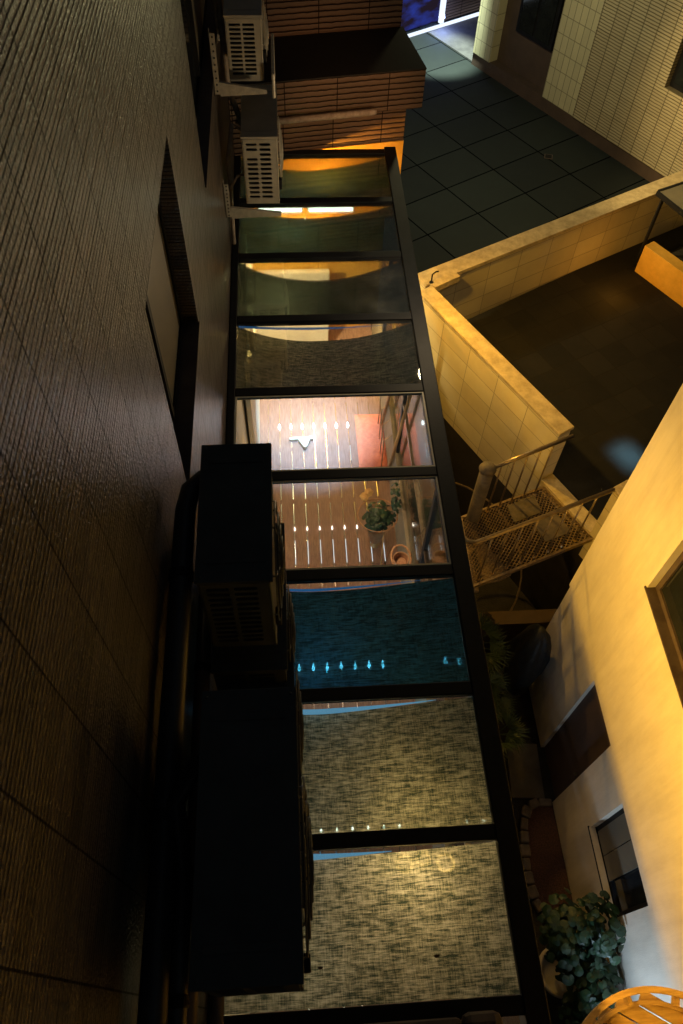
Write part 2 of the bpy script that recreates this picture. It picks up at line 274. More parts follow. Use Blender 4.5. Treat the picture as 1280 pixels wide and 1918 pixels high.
# ---------------------------------------------------------------- mesh helpers
class MB:
    def __init__(s): s.v = []; s.f = []
    def poly(s, pts):
        n = len(s.v); s.v += [tuple(p) for p in pts]; s.f.append(tuple(range(n, n + len(pts)))); return s
    def prism(s, pts, z0, z1):                 # plan polygon extruded
        n = len(s.v); k = len(pts)
        a = sum(pts[i][0] * pts[(i + 1) % k][1] - pts[(i + 1) % k][0] * pts[i][1] for i in range(k))
        if a < 0: pts = pts[::-1]
        s.v += [(p[0], p[1], z0) for p in pts] + [(p[0], p[1], z1) for p in pts]
        s.f.append(tuple(n + i for i in range(k))[::-1]); s.f.append(tuple(n + k + i for i in range(k)))
        for i in range(k):
            j = (i + 1) % k; s.f.append((n + i, n + j, n + k + j, n + k + i))
        return s
    def box(s, x0, x1, y0, y1, z0, z1):
        return s.prism([(x0, y0), (x1, y0), (x1, y1), (x0, y1)], z0, z1)
    def obox(s, p0, p1, w, z0, z1):            # box along a plan segment
        a = Vector(p0).to_2d(); b = Vector(p1).to_2d(); d = (b - a).normalized(); n = Vector((-d.y, d.x)) * w / 2
        return s.prism([tuple(a - n), tuple(b - n), tuple(b + n), tuple(a + n)], z0, z1)
    def tube(s, pts, r, seg=8, caps=True):
        pts = [Vector(p) for p in pts]; n0 = len(s.v); rr = r if isinstance(r, (list, tuple)) else [r] * len(pts)
        up = Vector((0, 0, 1)); prev = None
        for i, p in enumerate(pts):
            t = (pts[min(i + 1, len(pts) - 1)] - pts[max(i - 1, 0)]).normalized()
            if prev is None:
                u = t.cross(up if abs(t.z) < .9 else Vector((1, 0, 0))).normalized()
            else:
                u = (prev - t * prev.dot(t)).normalized()
            prev = u; w = t.cross(u)
            for k in range(seg):
                a = 2 * math.pi * k / seg; s.v.append(tuple(p + (u * math.cos(a) + w * math.sin(a)) * rr[i]))
        for i in range(len(pts) - 1):
            for k in range(seg):
                a = n0 + i * seg + k; b = n0 + i * seg + (k + 1) % seg
                s.f.append((a, b, b + seg, a + seg))
        if caps:
            s.f.append(tuple(n0 + k for k in range(seg))[::-1]); e = n0 + (len(pts) - 1) * seg
            s.f.append(tuple(e + k for k in range(seg)))
        return s
    def lathe(s, c, prof, seg=24):
        n0 = len(s.v)
        for r, z in prof:
            for k in range(seg):
                a = 2 * math.pi * k / seg; s.v.append((c[0] + r * math.cos(a), c[1] + r * math.sin(a), c[2] + z))
        for i in range(len(prof) - 1):
            for k in range(seg):
                a = n0 + i * seg + k; b = n0 + i * seg + (k + 1) % seg; s.f.append((a, b, b + seg, a + seg))
        s.f.append(tuple(n0 + k for k in range(seg))[::-1]); e = n0 + (len(prof) - 1) * seg
        s.f.append(tuple(e + k for k in range(seg)))
        return s
    def build(s, name, m, parent=None, bevel=0, smooth=False, org=None, rotz=0.0):
        """org/rotz: the object's own frame (its origin sits at the thing's base)"""
        me = bpy.data.meshes.new(name)
        mw = Matrix.Translation(Vector(org or (0, 0, 0))) @ Matrix.Rotation(rotz, 4, 'Z'); inv = mw.inverted()
        me.from_pydata([tuple(inv @ Vector(v)) for v in s.v], [], s.f); me.update()
        me.materials.append(MT[m] if isinstance(m, str) else m)
        if smooth:
            for p in me.polygons: p.use_smooth = True
        o = bpy.data.objects.new(name, me); scene.collection.objects.link(o)
        if parent is not None:
            o.parent = parent; o.matrix_parent_inverse = parent_world(parent).inverted()
        o.matrix_basis = mw
        if bevel:
            b = o.modifiers.new('bevel', 'BEVEL'); b.width = bevel; b.segments = 2; b.limit_method = 'ANGLE'; b.angle_limit = math.radians(40)
        return o
def parent_world(p):
    return p.matrix_basis.copy()        # every parent inverse cancels out, so the basis is the world matrix
def tag(o, label=None, cat=None, group=None, kind=None):
    if label: o['label'] = label
    if cat: o['category'] = cat
    if group: o['group'] = group
    if kind: o['kind'] = kind
    return o
def thing(name, loc, label, cat, group=None):
    o = bpy.data.objects.new(name, None); scene.collection.objects.link(o); o.location = loc
    o.empty_display_size = .1; tag(o, label, cat, group); return o
def struct(mb, name, m, **k): o = mb.build(name, m, **k); tag(o, kind='structure'); return o
Z = lambda d: CH - d

# ================================================================ ground levels
struct(MB().prism([(-30, -30), (60, -30), (60, 60), (-30, 60)], -0.3, 0.0), 'ground', 'ground')
# dark paving of the court beyond the parapet and of the terrace, 2.4 m above the alley floor
PD = Vector((.472, -.881)); PN = Vector((-.881, -.472))     # direction of the cross parapet, outward normal
P0 = Vector((1.80, 8.48)); P1 = Vector((3.21, 5.85))
p2 = lambda t, n=0.0: tuple(P0 + PD * t + PN * n)
LEN = (P1 - P0).length
gate0 = p2(LEN); gate1 = p2(LEN + .97)
o = struct(MB().prism([(1.42, 8.98), (6.8, 11.55), (12, 14.3), (12, 30), (-4, 30), (-4, 9.05), (1.42, 9.02)], Z(9.0), Z(8.1)), 'court_paving', 'court_tile', org=(4.33, 14.34, Z(8.1)), rotz=math.atan2(-.856, .517))
T0 = p2(0, -.10); T1 = p2(LEN + 2.2, -.10)
dg_ = thing('floor_drain', (*(4.95, 13.43), Z(8.1)), 'small dark square floor drain in the court paving', 'drain')
MB().prism([(4.85, 13.36), (5.0, 13.32), (5.04, 13.47), (4.89, 13.51)], Z(8.1) + .001, Z(8.1) + .006).build('frame', 'brownmetal', dg_)
MB().prism([(4.87, 13.38), (4.985, 13.35), (5.02, 13.455), (4.905, 13.49)], Z(8.1) + .0065, Z(8.1) + .009).build('grate', 'pit', dg_)
struct(MB().prism([T0, T1, (12, 4.0), (12, 13.4), (6.6, 11.2)], Z(9.0), Z(8.1) - .003), 'terrace_paving', 'terrace', org=(4.2, 6.2, Z(8.1)), rotz=math.radians(26))

# ================================================================ left building wall with window openings
XW = -.62
wins = [(2.57, 3.91, 2.22, 3.50, 'near'), (5.30, 9.6, 2.15, 3.42, 'far')]   # y0, y1, d_top, d_bottom
lw = thing('ribbed_tile_building', (XW, 3, 0), 'tall brown ribbed tile building wall at the left with recessed windows', 'building')
mb = MB(); TH = .35
ys = [-6.0] + [v for w in wins for v in (w[0], w[1])] + [14.0]
def wallbox(y0, y1, d0, d1): mb.box(XW - TH, XW, y0, y1, Z(d1), Z(d0))
y = -6.0
for (a, b, dt, db, _) in wins:
    wallbox(y, a, -5, CH); wallbox(a, b, -5, dt); wallbox(a, b, db, CH); y = b
wallbox(y, 14.0, -5, CH)
mb.build('wall', 'left_tile', lw, org=(XW, 1.34, CH - 1.25))
for (a, b, dt, db, k) in wins:
    w = MB(); mid = a + (b - a) * .36
    w.box(XW - .14, XW - .10, a, a + .05, Z(db), Z(dt)); w.box(XW - .14, XW - .10, b - .05, b, Z(db), Z(dt))
    w.box(XW - .14, XW - .10, a + .05, b - .05, Z(dt) - .05, Z(dt)); w.box(XW - .14, XW - .10, a + .05, b - .05, Z(db), Z(db) + .05)
    w.box(XW - .138, XW - .095, mid - .025, mid + .025, Z(db) + .05, Z(dt) - .05)
    win = w.build('window', 'black', lw)
    MB().box(XW - .13, XW - .12, a + .05, mid - .025, Z(db) + .05, Z(dt) - .05).build('pane', 'dark_glass', win)
    MB().box(XW - .122, XW - .112, mid + .025, b - .05, Z(db) + .05, Z(dt) - .05).build('pane', 'frost', win)
    MB().box(XW - .10, XW + .010, a, b, Z(db), Z(db) + .012).build('sill', 'brownmetal', win)

# ================================================================ glass roof of the passage
ZR = Z(5.2)
BY = [.05, .99, 1.96, 2.93, 3.90, 4.87, 5.84, 6.81, 7.78, 8.75]
gr = thing('glass_roof', (.35, 4.4, Z(8.1)), 'long black framed glass roof of nine bays running beside the tiled wall', 'roof')
mb = MB()
mb.box(XW + .003, -.545, -.06, 8.83, ZR - .14, ZR + .02)                       # left rail
mb.box(1.185, 1.325, -.06, 8.83, ZR - .16, ZR + .02)                      # right rail
mb.build('side_rail', 'black', gr, bevel=.008)
for i, yb in enumerate(BY):
    h = .048 if 0 < i < 9 else .05
    mb = MB().box(-.545, 1.185, yb - h, yb + h, ZR - .05, ZR + .012); mb.build('crossbar', 'black', gr, bevel=.006)
MB().box(1.25, 1.337, -1.0, 4.45, Z(5.535), Z(5.52)).box(1.25, 1.262, -1.0, 4.45, Z(5.519), Z(5.365)).build('light_cutoff_plate', 'black', gr)  # unseen plate added to cut the strip light along the stucco wall
for i in range(9):
    a, b = BY[i] + .05, BY[i + 1] - .05
    MB().box(-.545, 1.185, a, b, ZR - .012, ZR - .004).build('glass_pane', 'glass', gr)
    if i in (3 + 1, 3):  # bays with no shade: thin pale putty line round the glass
        pass
for i in (3, 4):
    a, b = BY[i] + .05, BY[i + 1] - .05
    m = MB(); t = .014
    m.box(-.543, 1.183, a, a + t, ZR - .003, ZR + .003); m.box(-.543, 1.183, b - t, b, ZR - .003, ZR + .003)
    m.box(-.543, -.543 + t, a + t, b - t, ZR - .003, ZR + .003); m.box(1.183 - t, 1.183, a + t, b - t, ZR - .003, ZR + .003)
    m.build('glazing_bead', 'cream', gr)
# posts and low side wall on the outer side
mb = MB()
for yb in BY[::2]: mb.box(1.215, 1.275, yb - .03, yb + .03, Z(8.1), ZR - .162)
mb.build('post', 'black', gr)
MB().box(1.20, 1.29, -.06, 8.8, 0, Z(7.35)).build('low_wall', 'innerwall', gr)
MB().box(1.235, 1.245, -.06, 8.8, Z(7.35), ZR - .165).build('side_glass', 'glass', gr)
MB().box(1.22, 1.26, -.06, 8.8, Z(6.5), Z(6.46)).build('side_transom', 'rail', gr)
MB().box(XW, 1.29, -.12, -.065, 0, ZR - .2).build('end_wall', 'innerwall', gr)
# bottom beam / awning cassette across the near end
aw = thing('awning_cassette', (.2, .0, Z(5.1)), 'brown rounded awning box lying across the near end of the glass roof', 'awning')
MB().box(-.60, .80, -.33, .015, Z(5.165), Z(5.05)).build('housing', 'brownmetal', aw, bevel=.03)
MB().box(.80, 1.03, -.36, .035, Z(5.172), Z(5.03)).build('end_cap', 'brownmetal', aw, bevel=.05)
# shades under the glass
shade_bays = {0: .20, 1: .19, 2: .14, 5: .22, 6: .245, 7: .147, 8: .155}
def sagw(u, i):
    c = .36 if i < 3 else .45
    t = (u - c) / (c if u < c else 1 - c)
    return (1 - t * t) if i > 2 else max(0, 1 - abs(t) ** 1.6)
slabels = {8: 'far end cloth shade beneath the glass by the brown ribbed facade', 7: 'cloth shade with white tubes shining past its edge, beside the lower slotted cooler',
           6: 'sagging green grey cloth shade with two warm bulbs at its left', 5: 'sagging dark cloth shade just beyond the lit bay with the coral mat',
           2: 'teal lit cloth shade with a row of cyan glints under it', 1: 'golden brown streaky cloth shade below the teal one', 0: 'brightest beige streaky cloth shade at the near end of the glass roof'}
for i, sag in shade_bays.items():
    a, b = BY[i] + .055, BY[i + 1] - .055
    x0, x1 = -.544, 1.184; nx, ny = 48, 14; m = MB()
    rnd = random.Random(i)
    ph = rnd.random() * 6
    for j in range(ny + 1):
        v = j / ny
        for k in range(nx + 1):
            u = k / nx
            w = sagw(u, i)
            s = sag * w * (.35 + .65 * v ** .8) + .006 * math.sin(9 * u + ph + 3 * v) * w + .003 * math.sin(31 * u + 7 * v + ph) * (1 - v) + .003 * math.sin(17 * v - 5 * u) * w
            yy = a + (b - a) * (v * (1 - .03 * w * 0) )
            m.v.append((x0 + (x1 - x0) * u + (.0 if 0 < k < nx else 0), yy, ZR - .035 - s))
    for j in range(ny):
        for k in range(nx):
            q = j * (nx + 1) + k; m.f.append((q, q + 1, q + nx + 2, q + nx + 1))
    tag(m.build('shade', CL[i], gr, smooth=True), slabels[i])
# thin glowing bands: blue light caught by the far hem of some shades
bl = {0: ('hem_glow_blue', 'pale blue painted light along the hem of the brightest beige shade'), 1: ('hem_glow_blue', 'bright sky blue painted light along the hem of the golden brown shade'),
      2: ('hem_glow_dim', 'dim blue painted light along the hem of the teal lit shade'), 5: ('hem_glow_dim', 'dim blue painted light above the shade next to the lit mat bay')}
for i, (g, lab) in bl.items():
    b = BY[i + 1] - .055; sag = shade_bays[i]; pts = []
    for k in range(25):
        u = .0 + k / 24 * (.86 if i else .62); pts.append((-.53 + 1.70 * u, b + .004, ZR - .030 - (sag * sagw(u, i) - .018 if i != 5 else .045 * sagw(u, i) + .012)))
    tag(MB().tube(pts, [(.020 if i < 2 else .011) * (1 - .9 * max(0, (k - 12) / 12)) for k in range(25)], 8).build('lit_hem', g, smooth=True), lab, 'lit hem', 'blue painted light under the roof bars')

# ================================================================ inside the passage
struct(MB().box(XW, 1.20, -.06, 9.3, Z(8.4), Z(8.1)), 'deck_floor', 'deck')
ms = MB()
for k in range(11):
    x = -.54 + .157 * k
    yy = .1
    while yy < 8.6:
        ln = .36
        ms.box(x - .005, x + .005, yy, yy + ln, Z(8.1) + .001, Z(8.1) + .006); yy += ln + .07
o = ms.build('floor_joint_strips', 'metalstrip'); tag(o, 'shiny metal joint strips let into the brown deck floor', 'floor trim'); 
rows = [(6.90, 'white_glow', [(-.23 + .157 * k) for k in range(7)], 'small white painted reflection by the coral mat', .016, .07),
        (5.22, 'warm_dot', [(-.22 + .157 * k) for k in range(9)], 'small warm white painted reflection below the potted plant', .009, .045),
        (3.36, 'cyan_glow', [(-.06 + .157 * k) for k in range(7)], 'small cyan painted reflection under the teal shade', .018, .07),
        (1.64, 'blue_glow', [(-.05 + .157 * k) for k in range(7)], 'small blue white painted reflection under the golden shade', .011, .03)]
for (yy, g, xs, lab, r, ln) in rows:  # glowing diamonds painted in for lamp reflections in the metal strips
    for x in xs:
        m = MB().prism([(x - r, yy), (x, yy - ln * .5), (x + r, yy), (x, yy + ln)], Z(8.1) + .007, Z(8.1) + .022)
        tag(m.build('deck_glint', g, org=(x, yy, Z(8.1)), bevel=.002), lab, 'painted reflection', 'glints in a row: ' + lab)
for (ya, yb, ks, lab) in [(4.72, 5.06, range(9), 'long thin white painted reflection on the deck of the lower clear bay'), (6.30, 6.56, range(3, 7), 'long thin white painted reflection on the deck below the white fan ornament')]:
    for k in ks:  # glowing lines painted in for reflections along the strips
        x = -.22 + .157 * k
        tag(MB().box(x - .004, x + .004, ya, yb, Z(8.1) + .0065, Z(8.1) + .010).build('deck_glint_line', 'slit', org=(x, ya, Z(8.1))), lab, 'painted reflection', 'rows: ' + lab)
# left inner lining, far end panel
m = MB().box(XW + .002, XW + .03, -.05, 8.6, Z(8.1), Z(5.4)); m.build('inner_lining', 'cream', gr)
m = MB().box(-.56, -.50, 5.9, 8.5, Z(8.1), Z(6.2)); tag(m.build('cream_screen', 'cream', bevel=.01), 'cream panel screen standing along the left inside wall', 'screen')
tag(MB().box(-.55, .52, 8.42, 8.50, Z(8.09), Z(6.7)).build('cream_door', 'cream', bevel=.01), 'pale cream door leaf at the far end under the shades', 'door')
for k, (x0, x1) in enumerate([(-.36, .16), (.25, .79)]):
    t = thing('tube_light', ((x0 + x1) / 2, 8.40, Z(5.69)), ('left' if k == 0 else 'right') + ' one of the two greenish white fluorescent tubes at the far end', 'tube light', 'fluorescent tubes at the far end')
    MB().tube([(x0, 8.33, Z(5.69)), (x1, 8.33, Z(5.69))], .022, 10).build('tube', 'tube_glow', t)
    MB().box(x0 - .02, x1 + .02, 8.37, 8.42, Z(5.73), Z(5.65)).build('holder', 'whitepaint', t)
for k, (x, y, d) in enumerate([(-.46, 6.62, 5.75), (-.47, 5.98, 5.8)]):
    tag(MB().lathe((x, y, Z(d)), [(.004, -.03), (.02, -.02), (.028, 0), (.018, .025), (.012, .05)], 12).build('bulb', 'bulb_glow', smooth=True), ('farther' if k == 0 else 'nearer') + ' warm glowing bulb at the left edge of the sagging shade', 'bulb')
# chandelier with three rings
ch = thing('ring_chandelier', (.85, .82, ZR - .14), 'glowing chandelier of three rings just under the nearest cloth shade', 'chandelier')
for (cx, cy, r) in [(.63, .90, .052), (.76, .92, .042), (.91, .89, .055)]:
    MB().tube([(cx + r * math.cos(a), cy + r * math.sin(a), ZR - .42) for a in [2 * math.pi * k / 20 for k in range(21)]], .010, 6, False).build('ring', 'ring_glow', ch)
MB().tube([(.63, .9, ZR - .34), (.91, .9, ZR - .34)], .005).tube([(.77, .9, ZR - .34), (.77, .9, ZR - .20)], .005).tube([(.58, .9, ZR - .34), (.58, .9, ZR - .42)], .003).tube([(.96, .9, ZR - .34), (.96, .9, ZR - .42)], .003).build('stem', 'rail', ch)
# coral mat
m = MB(); nx, ny = 20, 40
for j in range(ny + 1):
    for k in range(nx + 1):
        u, v = k / nx, j / ny
        e = min(u, 1 - u, v, 1 - v); z = .045 * min(1, e * 9) + .012 * abs(math.sin(u * 3 * math.pi)) * abs(math.sin(v * 6 * math.pi))
        m.v.append((.82 + .40 * u, 6.17 + .93 * v, Z(8.1) + .008 + z))
for j in range(ny):
    for k in range(nx): q = j * (nx + 1) + k; m.f.append((q, q + 1, q + nx + 2, q + nx + 1))
tag(m.build('floor_mat', 'coral', smooth=True), 'coral quilted floor mat on the brown deck floor', 'mat')
# white toy-like airplane ornament seen on the floor
a = thing('small_white_fan', (.12, 6.68, Z(8.1)), 'small white fan like ornament lying on the deck below the white glints', 'ornament')
MB().box(-.10, .24, 6.66, 6.70, Z(8.09), Z(8.05)).build('blade', 'cream', a, bevel=.008)
MB().prism([(.02, 6.64), (.20, 6.70), (.14, 6.52), (.10, 6.50)], Z(8.09), Z(8.03)).build('body', 'cream', a, bevel=.008)
# wire rack and slanting poles at the outer side
rk = thing('wire_rack', (1.1, 6.6, Z(8.1)), 'bent wire rack standing between the coral mat and the side wall', 'rack')
m = MB()
for k in range(4):
    y0 = 6.10 + .26 * k; x = 1.10 + .01 * k
    m.tube([(x, y0, Z(8.09)), (x, y0, Z(7.45)), (x + .10, y0 + .04, Z(7.40)), (x + .12, y0 + .06, Z(8.09))], .007, 6)
m.tube([(1.10, 6.1, Z(7.6)), (1.13, 6.9, Z(7.6))], .006, 6); m.build('hoop_frame', 'rail', rk)
for k, (ya, yb, da, db) in enumerate([(6.0, 5.3, 8.08, 5.6), (6.9, 6.0, 8.08, 5.7)]):
    tag(MB().tube([(1.17, ya, Z(da)), (1.19, yb, Z(db))], .02, 8).build('leaning_pole', 'timber', smooth=True),
        ['leaning pole behind the wire rack', 'farthest leaning pole beside the coral mat', 'leaning pole next to the potted plant'][k] + ' inside the clear bays', 'pole', 'poles leaning on the outer side wall')
# potted flowering plant with hoop
pp = thing('potted_plant', (.92, 4.95, Z(8.1)), 'round potted plant with two yellow flower heads on a thin stand in a clear bay', 'potted plant')
MB().lathe((.92, 4.95, Z(7.95)), [(.07, 0), (.09, .1), (.12, .25), (.13, .32), (.11, .32), (.10, .28)], 20).build('pot', 'wicker', pp, smooth=True)
MB().tube([(.92 + .235 * math.cos(t), 4.97 + .235 * math.sin(t), Z(7.45)) for t in [2 * math.pi * k / 28 for k in range(29)]], .008, 6, False).build('hoop', 'wicker', pp)
MB().tube([(.92, 4.95, Z(8.09)), (.92, 4.95, Z(7.95))], .05, 8).tube([(.98, 4.78, Z(7.5)), (.96, 4.55, Z(8.09))], .009, 6).build('stand', 'timber', pp)
def leaves(mb, c, ext, n, r, rnd, cut=None, flat=.45):
    for _ in range(n):
        while True:
            q = Vector((rnd.uniform(-1, 1), rnd.uniform(-1, 1), rnd.uniform(-1, 1)))
            if .15 < q.length < 1: break
        p = Vector(c) + Vector((q.x * ext[0], q.y * ext[1], q.z * ext[2]))
        if cut and not cut(p): continue
        nrm = (Vector((q.x, q.y, abs(q.z) + flat)) + Vector((rnd.uniform(-.5, .5), rnd.uniform(-.5, .5), rnd.uniform(-.2, .4)))).normalized()
        u = nrm.orthogonal().normalized(); w = nrm.cross(u); rr = r * rnd.uniform(.7, 1.2); a0 = rnd.random() * 6
        ring = [tuple(p + (u * math.cos(a0 + t) + w * math.sin(a0 + t)) * rr * (1.0 if k else .55) + nrm * (-.12 * rr)) for k, t in enumerate([2 * math.pi * k / 9 for k in range(9)])]
        n0 = len(mb.v); mb.v += ring + [tuple(p + nrm * .05 * rr)]
        for k in range(9): mb.f.append((n0 + k, n0 + (k + 1) % 9, n0 + 9))
leafm = MB(); rnd = random.Random(4); leaves(leafm, (.93, 4.95, Z(7.45)), (.21, .20, .14), 150, .035, rnd); leafm.build('foliage', 'leaf', pp)
for (x, y) in [(.76, 5.12), (.82, 5.18)]:
    fm = MB(); rnd = random.Random(int(x * 100)); leaves(fm, (x, y, Z(7.27)), (.05, .05, .04), 60, .018, rnd); fm.build('flower_head', 'flower', pp)
sp = thing('trailing_plant', (1.14, 5.0, Z(7.3)), 'small trailing leafy plant against the side wall right of the hooped pot', 'plant')
fm = MB(); rnd = random.Random(9); leaves(fm, (1.13, 5.08, Z(7.25)), (.06, .22, .14), 40, .028, rnd); fm.build('foliage', 'leaf', sp)
MB().tube([(1.17, 5.0, Z(7.349)), (1.15, 5.05, Z(7.25)), (1.13, 5.1, Z(7.12))], .006, 5).build('stem', 'stem', sp)
# wicker hoop basket
bk = thing('hoop_basket', (1.08, 4.3, Z(8.1)), 'tan wicker hoop basket hanging low at the outer side of the lower clear bay', 'basket')
c = Vector((1.03, 3.97, Z(6.75)))
MB().tube([tuple(c + Vector((.10 * math.cos(t), .15 * math.sin(t), 0))) for t in [2 * math.pi * k / 24 for k in range(25)]], .011, 6, False).build('rim', 'wicker', bk)
MB().lathe(tuple(c - Vector((0, 0, .12))), [(.04, 0), (.08, .03), (.085, .10), (.075, .10), (.06, .03)], 16).build('bowl', 'wicker', bk)
MB().tube([tuple(c + Vector((.10, 0, 0))), tuple(c + Vector((.12, 0, .3))), (1.21, 3.97, Z(6.2))], .005, 5).build('handle', 'rail', bk)

# ================================================================ air conditioners
def slot_panel(x0, x1, z0, z1, y, rows, rounded, skip=()):
    """a real perforated end plate facing -Y: bars between two columns of slots"""
    m = MB(); t = .012; mar = .022 if rounded else .02; mid = (x0 + x1) / 2 - .015; n = rows
    top, bot = z1 - .035, z0 + .03; ph = (top - bot) / n; sh = ph * (.55 if rounded else .62)
    xr = x1 - (.05 if not rounded else .05)
    cols = [(x0 + mar, mid - .009), (mid + .009, xr)]
    m.box(x0, x0 + mar, y - t, y, z0, z1); m.box(xr, x1, y - t, y, z0, z1); m.box(mid - .009, mid + .009, y - t, y, bot, top)
    m.box(x0 + mar, xr, y - t, y, top, z1); m.box(x0 + mar, xr, y - t, y, z0, bot)
    for c, (a, b) in enumerate(cols):
        for k in range(n):
            zb = bot + k * ph
            m.box(a, b, y - t, y, zb, zb + ph - sh)
            if (c, n - 1 - k) in skip: m.box(a, b, y - t, y, zb + ph - sh, zb + ph); continue
            if rounded:
                r = sh / 2; za = zb + ph - sh
                for (xe, sgn) in ((a, 1), (b, -1)):       # rounded ends of the slot
                    for (zc, s2) in ((za, 1), (za + sh, -1)):
                        pts = [(xe, zc)] + [(xe + sgn * (r - r * math.sin(q)), zc + s2 * (r - r * math.cos(q))) for q in [0, .4, .8, 1.2, math.pi / 2]]
                        n0 = len(m.v)
                        for yy in (y - t, y): m.v += [(p[0], yy, p[1]) for p in pts]
                        kk = len(pts); m.f.append(tuple(n0 + i for i in range(kk))); m.f.append(tuple(n0 + kk + i for i in range(kk))[::-1])
                        for i in range(kk): m.f.append((n0 + i, n0 + (i + 1) % kk, n0 + kk + (i + 1) % kk, n0 + kk + i))
    return m
def cooler(name, label, x0, x1, y0, y1, dt, db, body, rounded=True, rows=12, skip=(), bulge=True, bracket=None, group='outdoor air conditioners on the tiled wall'):
    t = thing(name, ((x0 + x1) / 2, (y0 + y1) / 2, Z(db)), label, 'air conditioner', group)
    m = MB(); w = .012; z0, z1 = Z(db), Z(dt)
    m.box(x0, x1, y0 + .0, y1, z1 - w, z1); m.box(x0, x1, y0, y1, z0, z0 + w)
    m.box(x0, x0 + w, y0 + .002, y1, z0 + w, z1 - w); m.box(x1 - w, x1, y0 + .002, y1, z0 + w, z1 - w); m.box(x0 + w, x1 - w, y1 - w, y1, z0 + w, z1 - w)
    m.build('casing', body, t, bevel=.008)
    MB().box(x0 + w, x1 - w, y0 + .05, y1 - w - .002, z0 + w, z1 - w).build('coil', 'pit', t)
    slot_panel(x0 + w, x1 - w, z0 + w, z1 - w, y0 + .012, rows, rounded, skip).build('end_grille', body, t)
    lid = MB().box(x0 - .006, x1 + .010, y0 - .006, y1 + .006, z1, z1 + .018)
    for yy in (y0 + .10, y1 - .10): lid.box(x0 + .03, x1 - .03, yy - .012, yy + .012, z1 + .0185, z1 + .022)
    for (xx, yy) in ((x0 + .015, y0 + .02), (x1 - .01, y0 + .02), (x0 + .015, y1 - .02), (x1 - .01, y1 - .02)): lid.lathe((xx, yy, z1 + .0185), [(.006, 0), (.006, .003), (.003, .005)], 8)
    lid.build('lid', body, t, bevel=.006)
    if bulge:   # fan guard on the front (+X) face
        cy = y0 + (y1 - y0) * .40; cz = (z0 + z1) / 2; R = min((y1 - y0), (z1 - z0)) * .44; fg = MB()
        for rr in [R * q for q in (.2, .4, .6, .8, 1.0)]:
            fg.tube([(x1 + .02 + .03 * (1 - (rr / R) ** 2), cy + rr * math.cos(a), cz + rr * math.sin(a)) for a in [2 * math.pi * k / 28 for k in range(29)]], .004, 5, False)
        for k in range(8):
            a = math.pi * 2 * k / 8; fg.tube([(x1 + .05, cy, cz), (x1 + .018, cy + R * math.cos(a), cz + R * math.sin(a)), (x1 + .001, cy + R * 1.02 * math.cos(a), cz + R * 1.02 * math.sin(a))], .005, 5)
        fg.build('fan_guard', body, t)
    MB().box(x1 + .001, x1 + .03, y0 + .05, y0 + .11, z0 + .12, z0 + .22).build('valve_cover', 'black', t, bevel=.006)
    return t
# nearest (bottom) unit and middle unit, seen from straight above
cooler('air_conditioner', 'nearest dark air conditioner seen from above at the lower left', -.378, -.045, .125, 1.06, 2.75, 3.40, 'acshade')
cooler('air_conditioner', 'dark air conditioner on the middle of the wall with its slotted end just showing', -.460, -.135, 1.64, 2.40, 2.95, 3.62, 'acshade')
cooler('air_conditioner', 'shaded air conditioner hidden below the middle one', -.49, -.10, 1.60, 2.52, 3.85, 4.50, 'acshade')
cooler('air_conditioner', 'shaded air conditioner low between the middle and the nearest one', -.47, -.07, 1.15, 1.98, 4.05, 4.80, 'acshade')
cooler('air_conditioner', 'shaded air conditioner below the nearest one with a strap down its side', -.44, -.045, .45, 1.25, 3.75, 4.5, 'acshade')
# two far units with pale slotted ends
cooler('air_conditioner', 'upper pale air conditioner with square slots at the top of the photo', -.480, -.175, 7.02, 7.85, 2.98, 3.50, 'ac', rounded=False, rows=12)
cooler('air_conditioner', 'lower pale air conditioner with rounded slots above the glass roof', -.410, -.085, 6.80, 7.72, 3.90, 4.57, 'ac', rounded=True, rows=12, skip=((0, 2),))
def bracket(label, x0, x1, y, d, ylen, drop=.12):
    t = thing('wall_bracket', (XW, y, Z(d)), label, 'bracket', 'perforated wall brackets')
    m = MB()      # upright bolted to the wall with a row of real holes between its rungs
    h = ylen; n = 9; zt = Z(d) + h; w = .045
    for k in range(n + 1):
        zc = Z(d) + h * k / n; m.box(XW + .001, XW + .010, y - w / 2, y + w / 2, zc - h / n * .36, zc + h / n * .36)
    m.box(XW + .001, XW + .009, y - w / 2, y - w / 2 + .014, Z(d) - .02, zt + .02); m.box(XW + .001, XW + .009, y + w / 2 - .014, y + w / 2, Z(d) - .02, zt + .02)
    # flange facing the camera
    f = MB(); hh = h / n
    f.box(XW + .011, XW + .016, y - .030, y - .026, Z(d), zt)
    for k in range(n): 
        pass
    m.build('upright', 'steel', t)
    fl = MB(); fl.box(XW + .011, XW + .055, y - .032, y - .028, Z(d), zt); fl.build('flange', 'steel', t)
    for k in range(n):
        zc = Z(d) + h * (k + .5) / n; MB().tube([(XW + .033, y - .0325, zc), (XW + .033, y - .0345, zc)], .008, 10).build('bolt_hole', 'pit', t)
    ar = MB(); n0 = 0
    for yy in (y - .03, y + .0): 
        ar.v += [(XW + .056, yy, Z(d) + .10), (x1, yy, Z(d) + .035), (x1, yy, Z(d)), (XW + .056, yy, Z(d) - .02)]
    ar.f = [(0, 3, 2, 1), (4, 5, 6, 7), (0, 1, 5, 4), (1, 2, 6, 5), (2, 3, 7, 6), (3, 0, 4, 7)]
    ar.build('arm', 'steel', t)
    return t
bracket('bright perforated bracket with a long arm under the upper pale air conditioner', 0, -.155, 6.93, 3.55, .50)
bracket('short upper perforated bracket behind the square slotted air conditioner', 0, -.18, 7.80, 3.50, .42)
bracket('perforated bracket holding the rounded slot air conditioner over the glass roof', 0, -.07, 6.74, 4.65, .35)
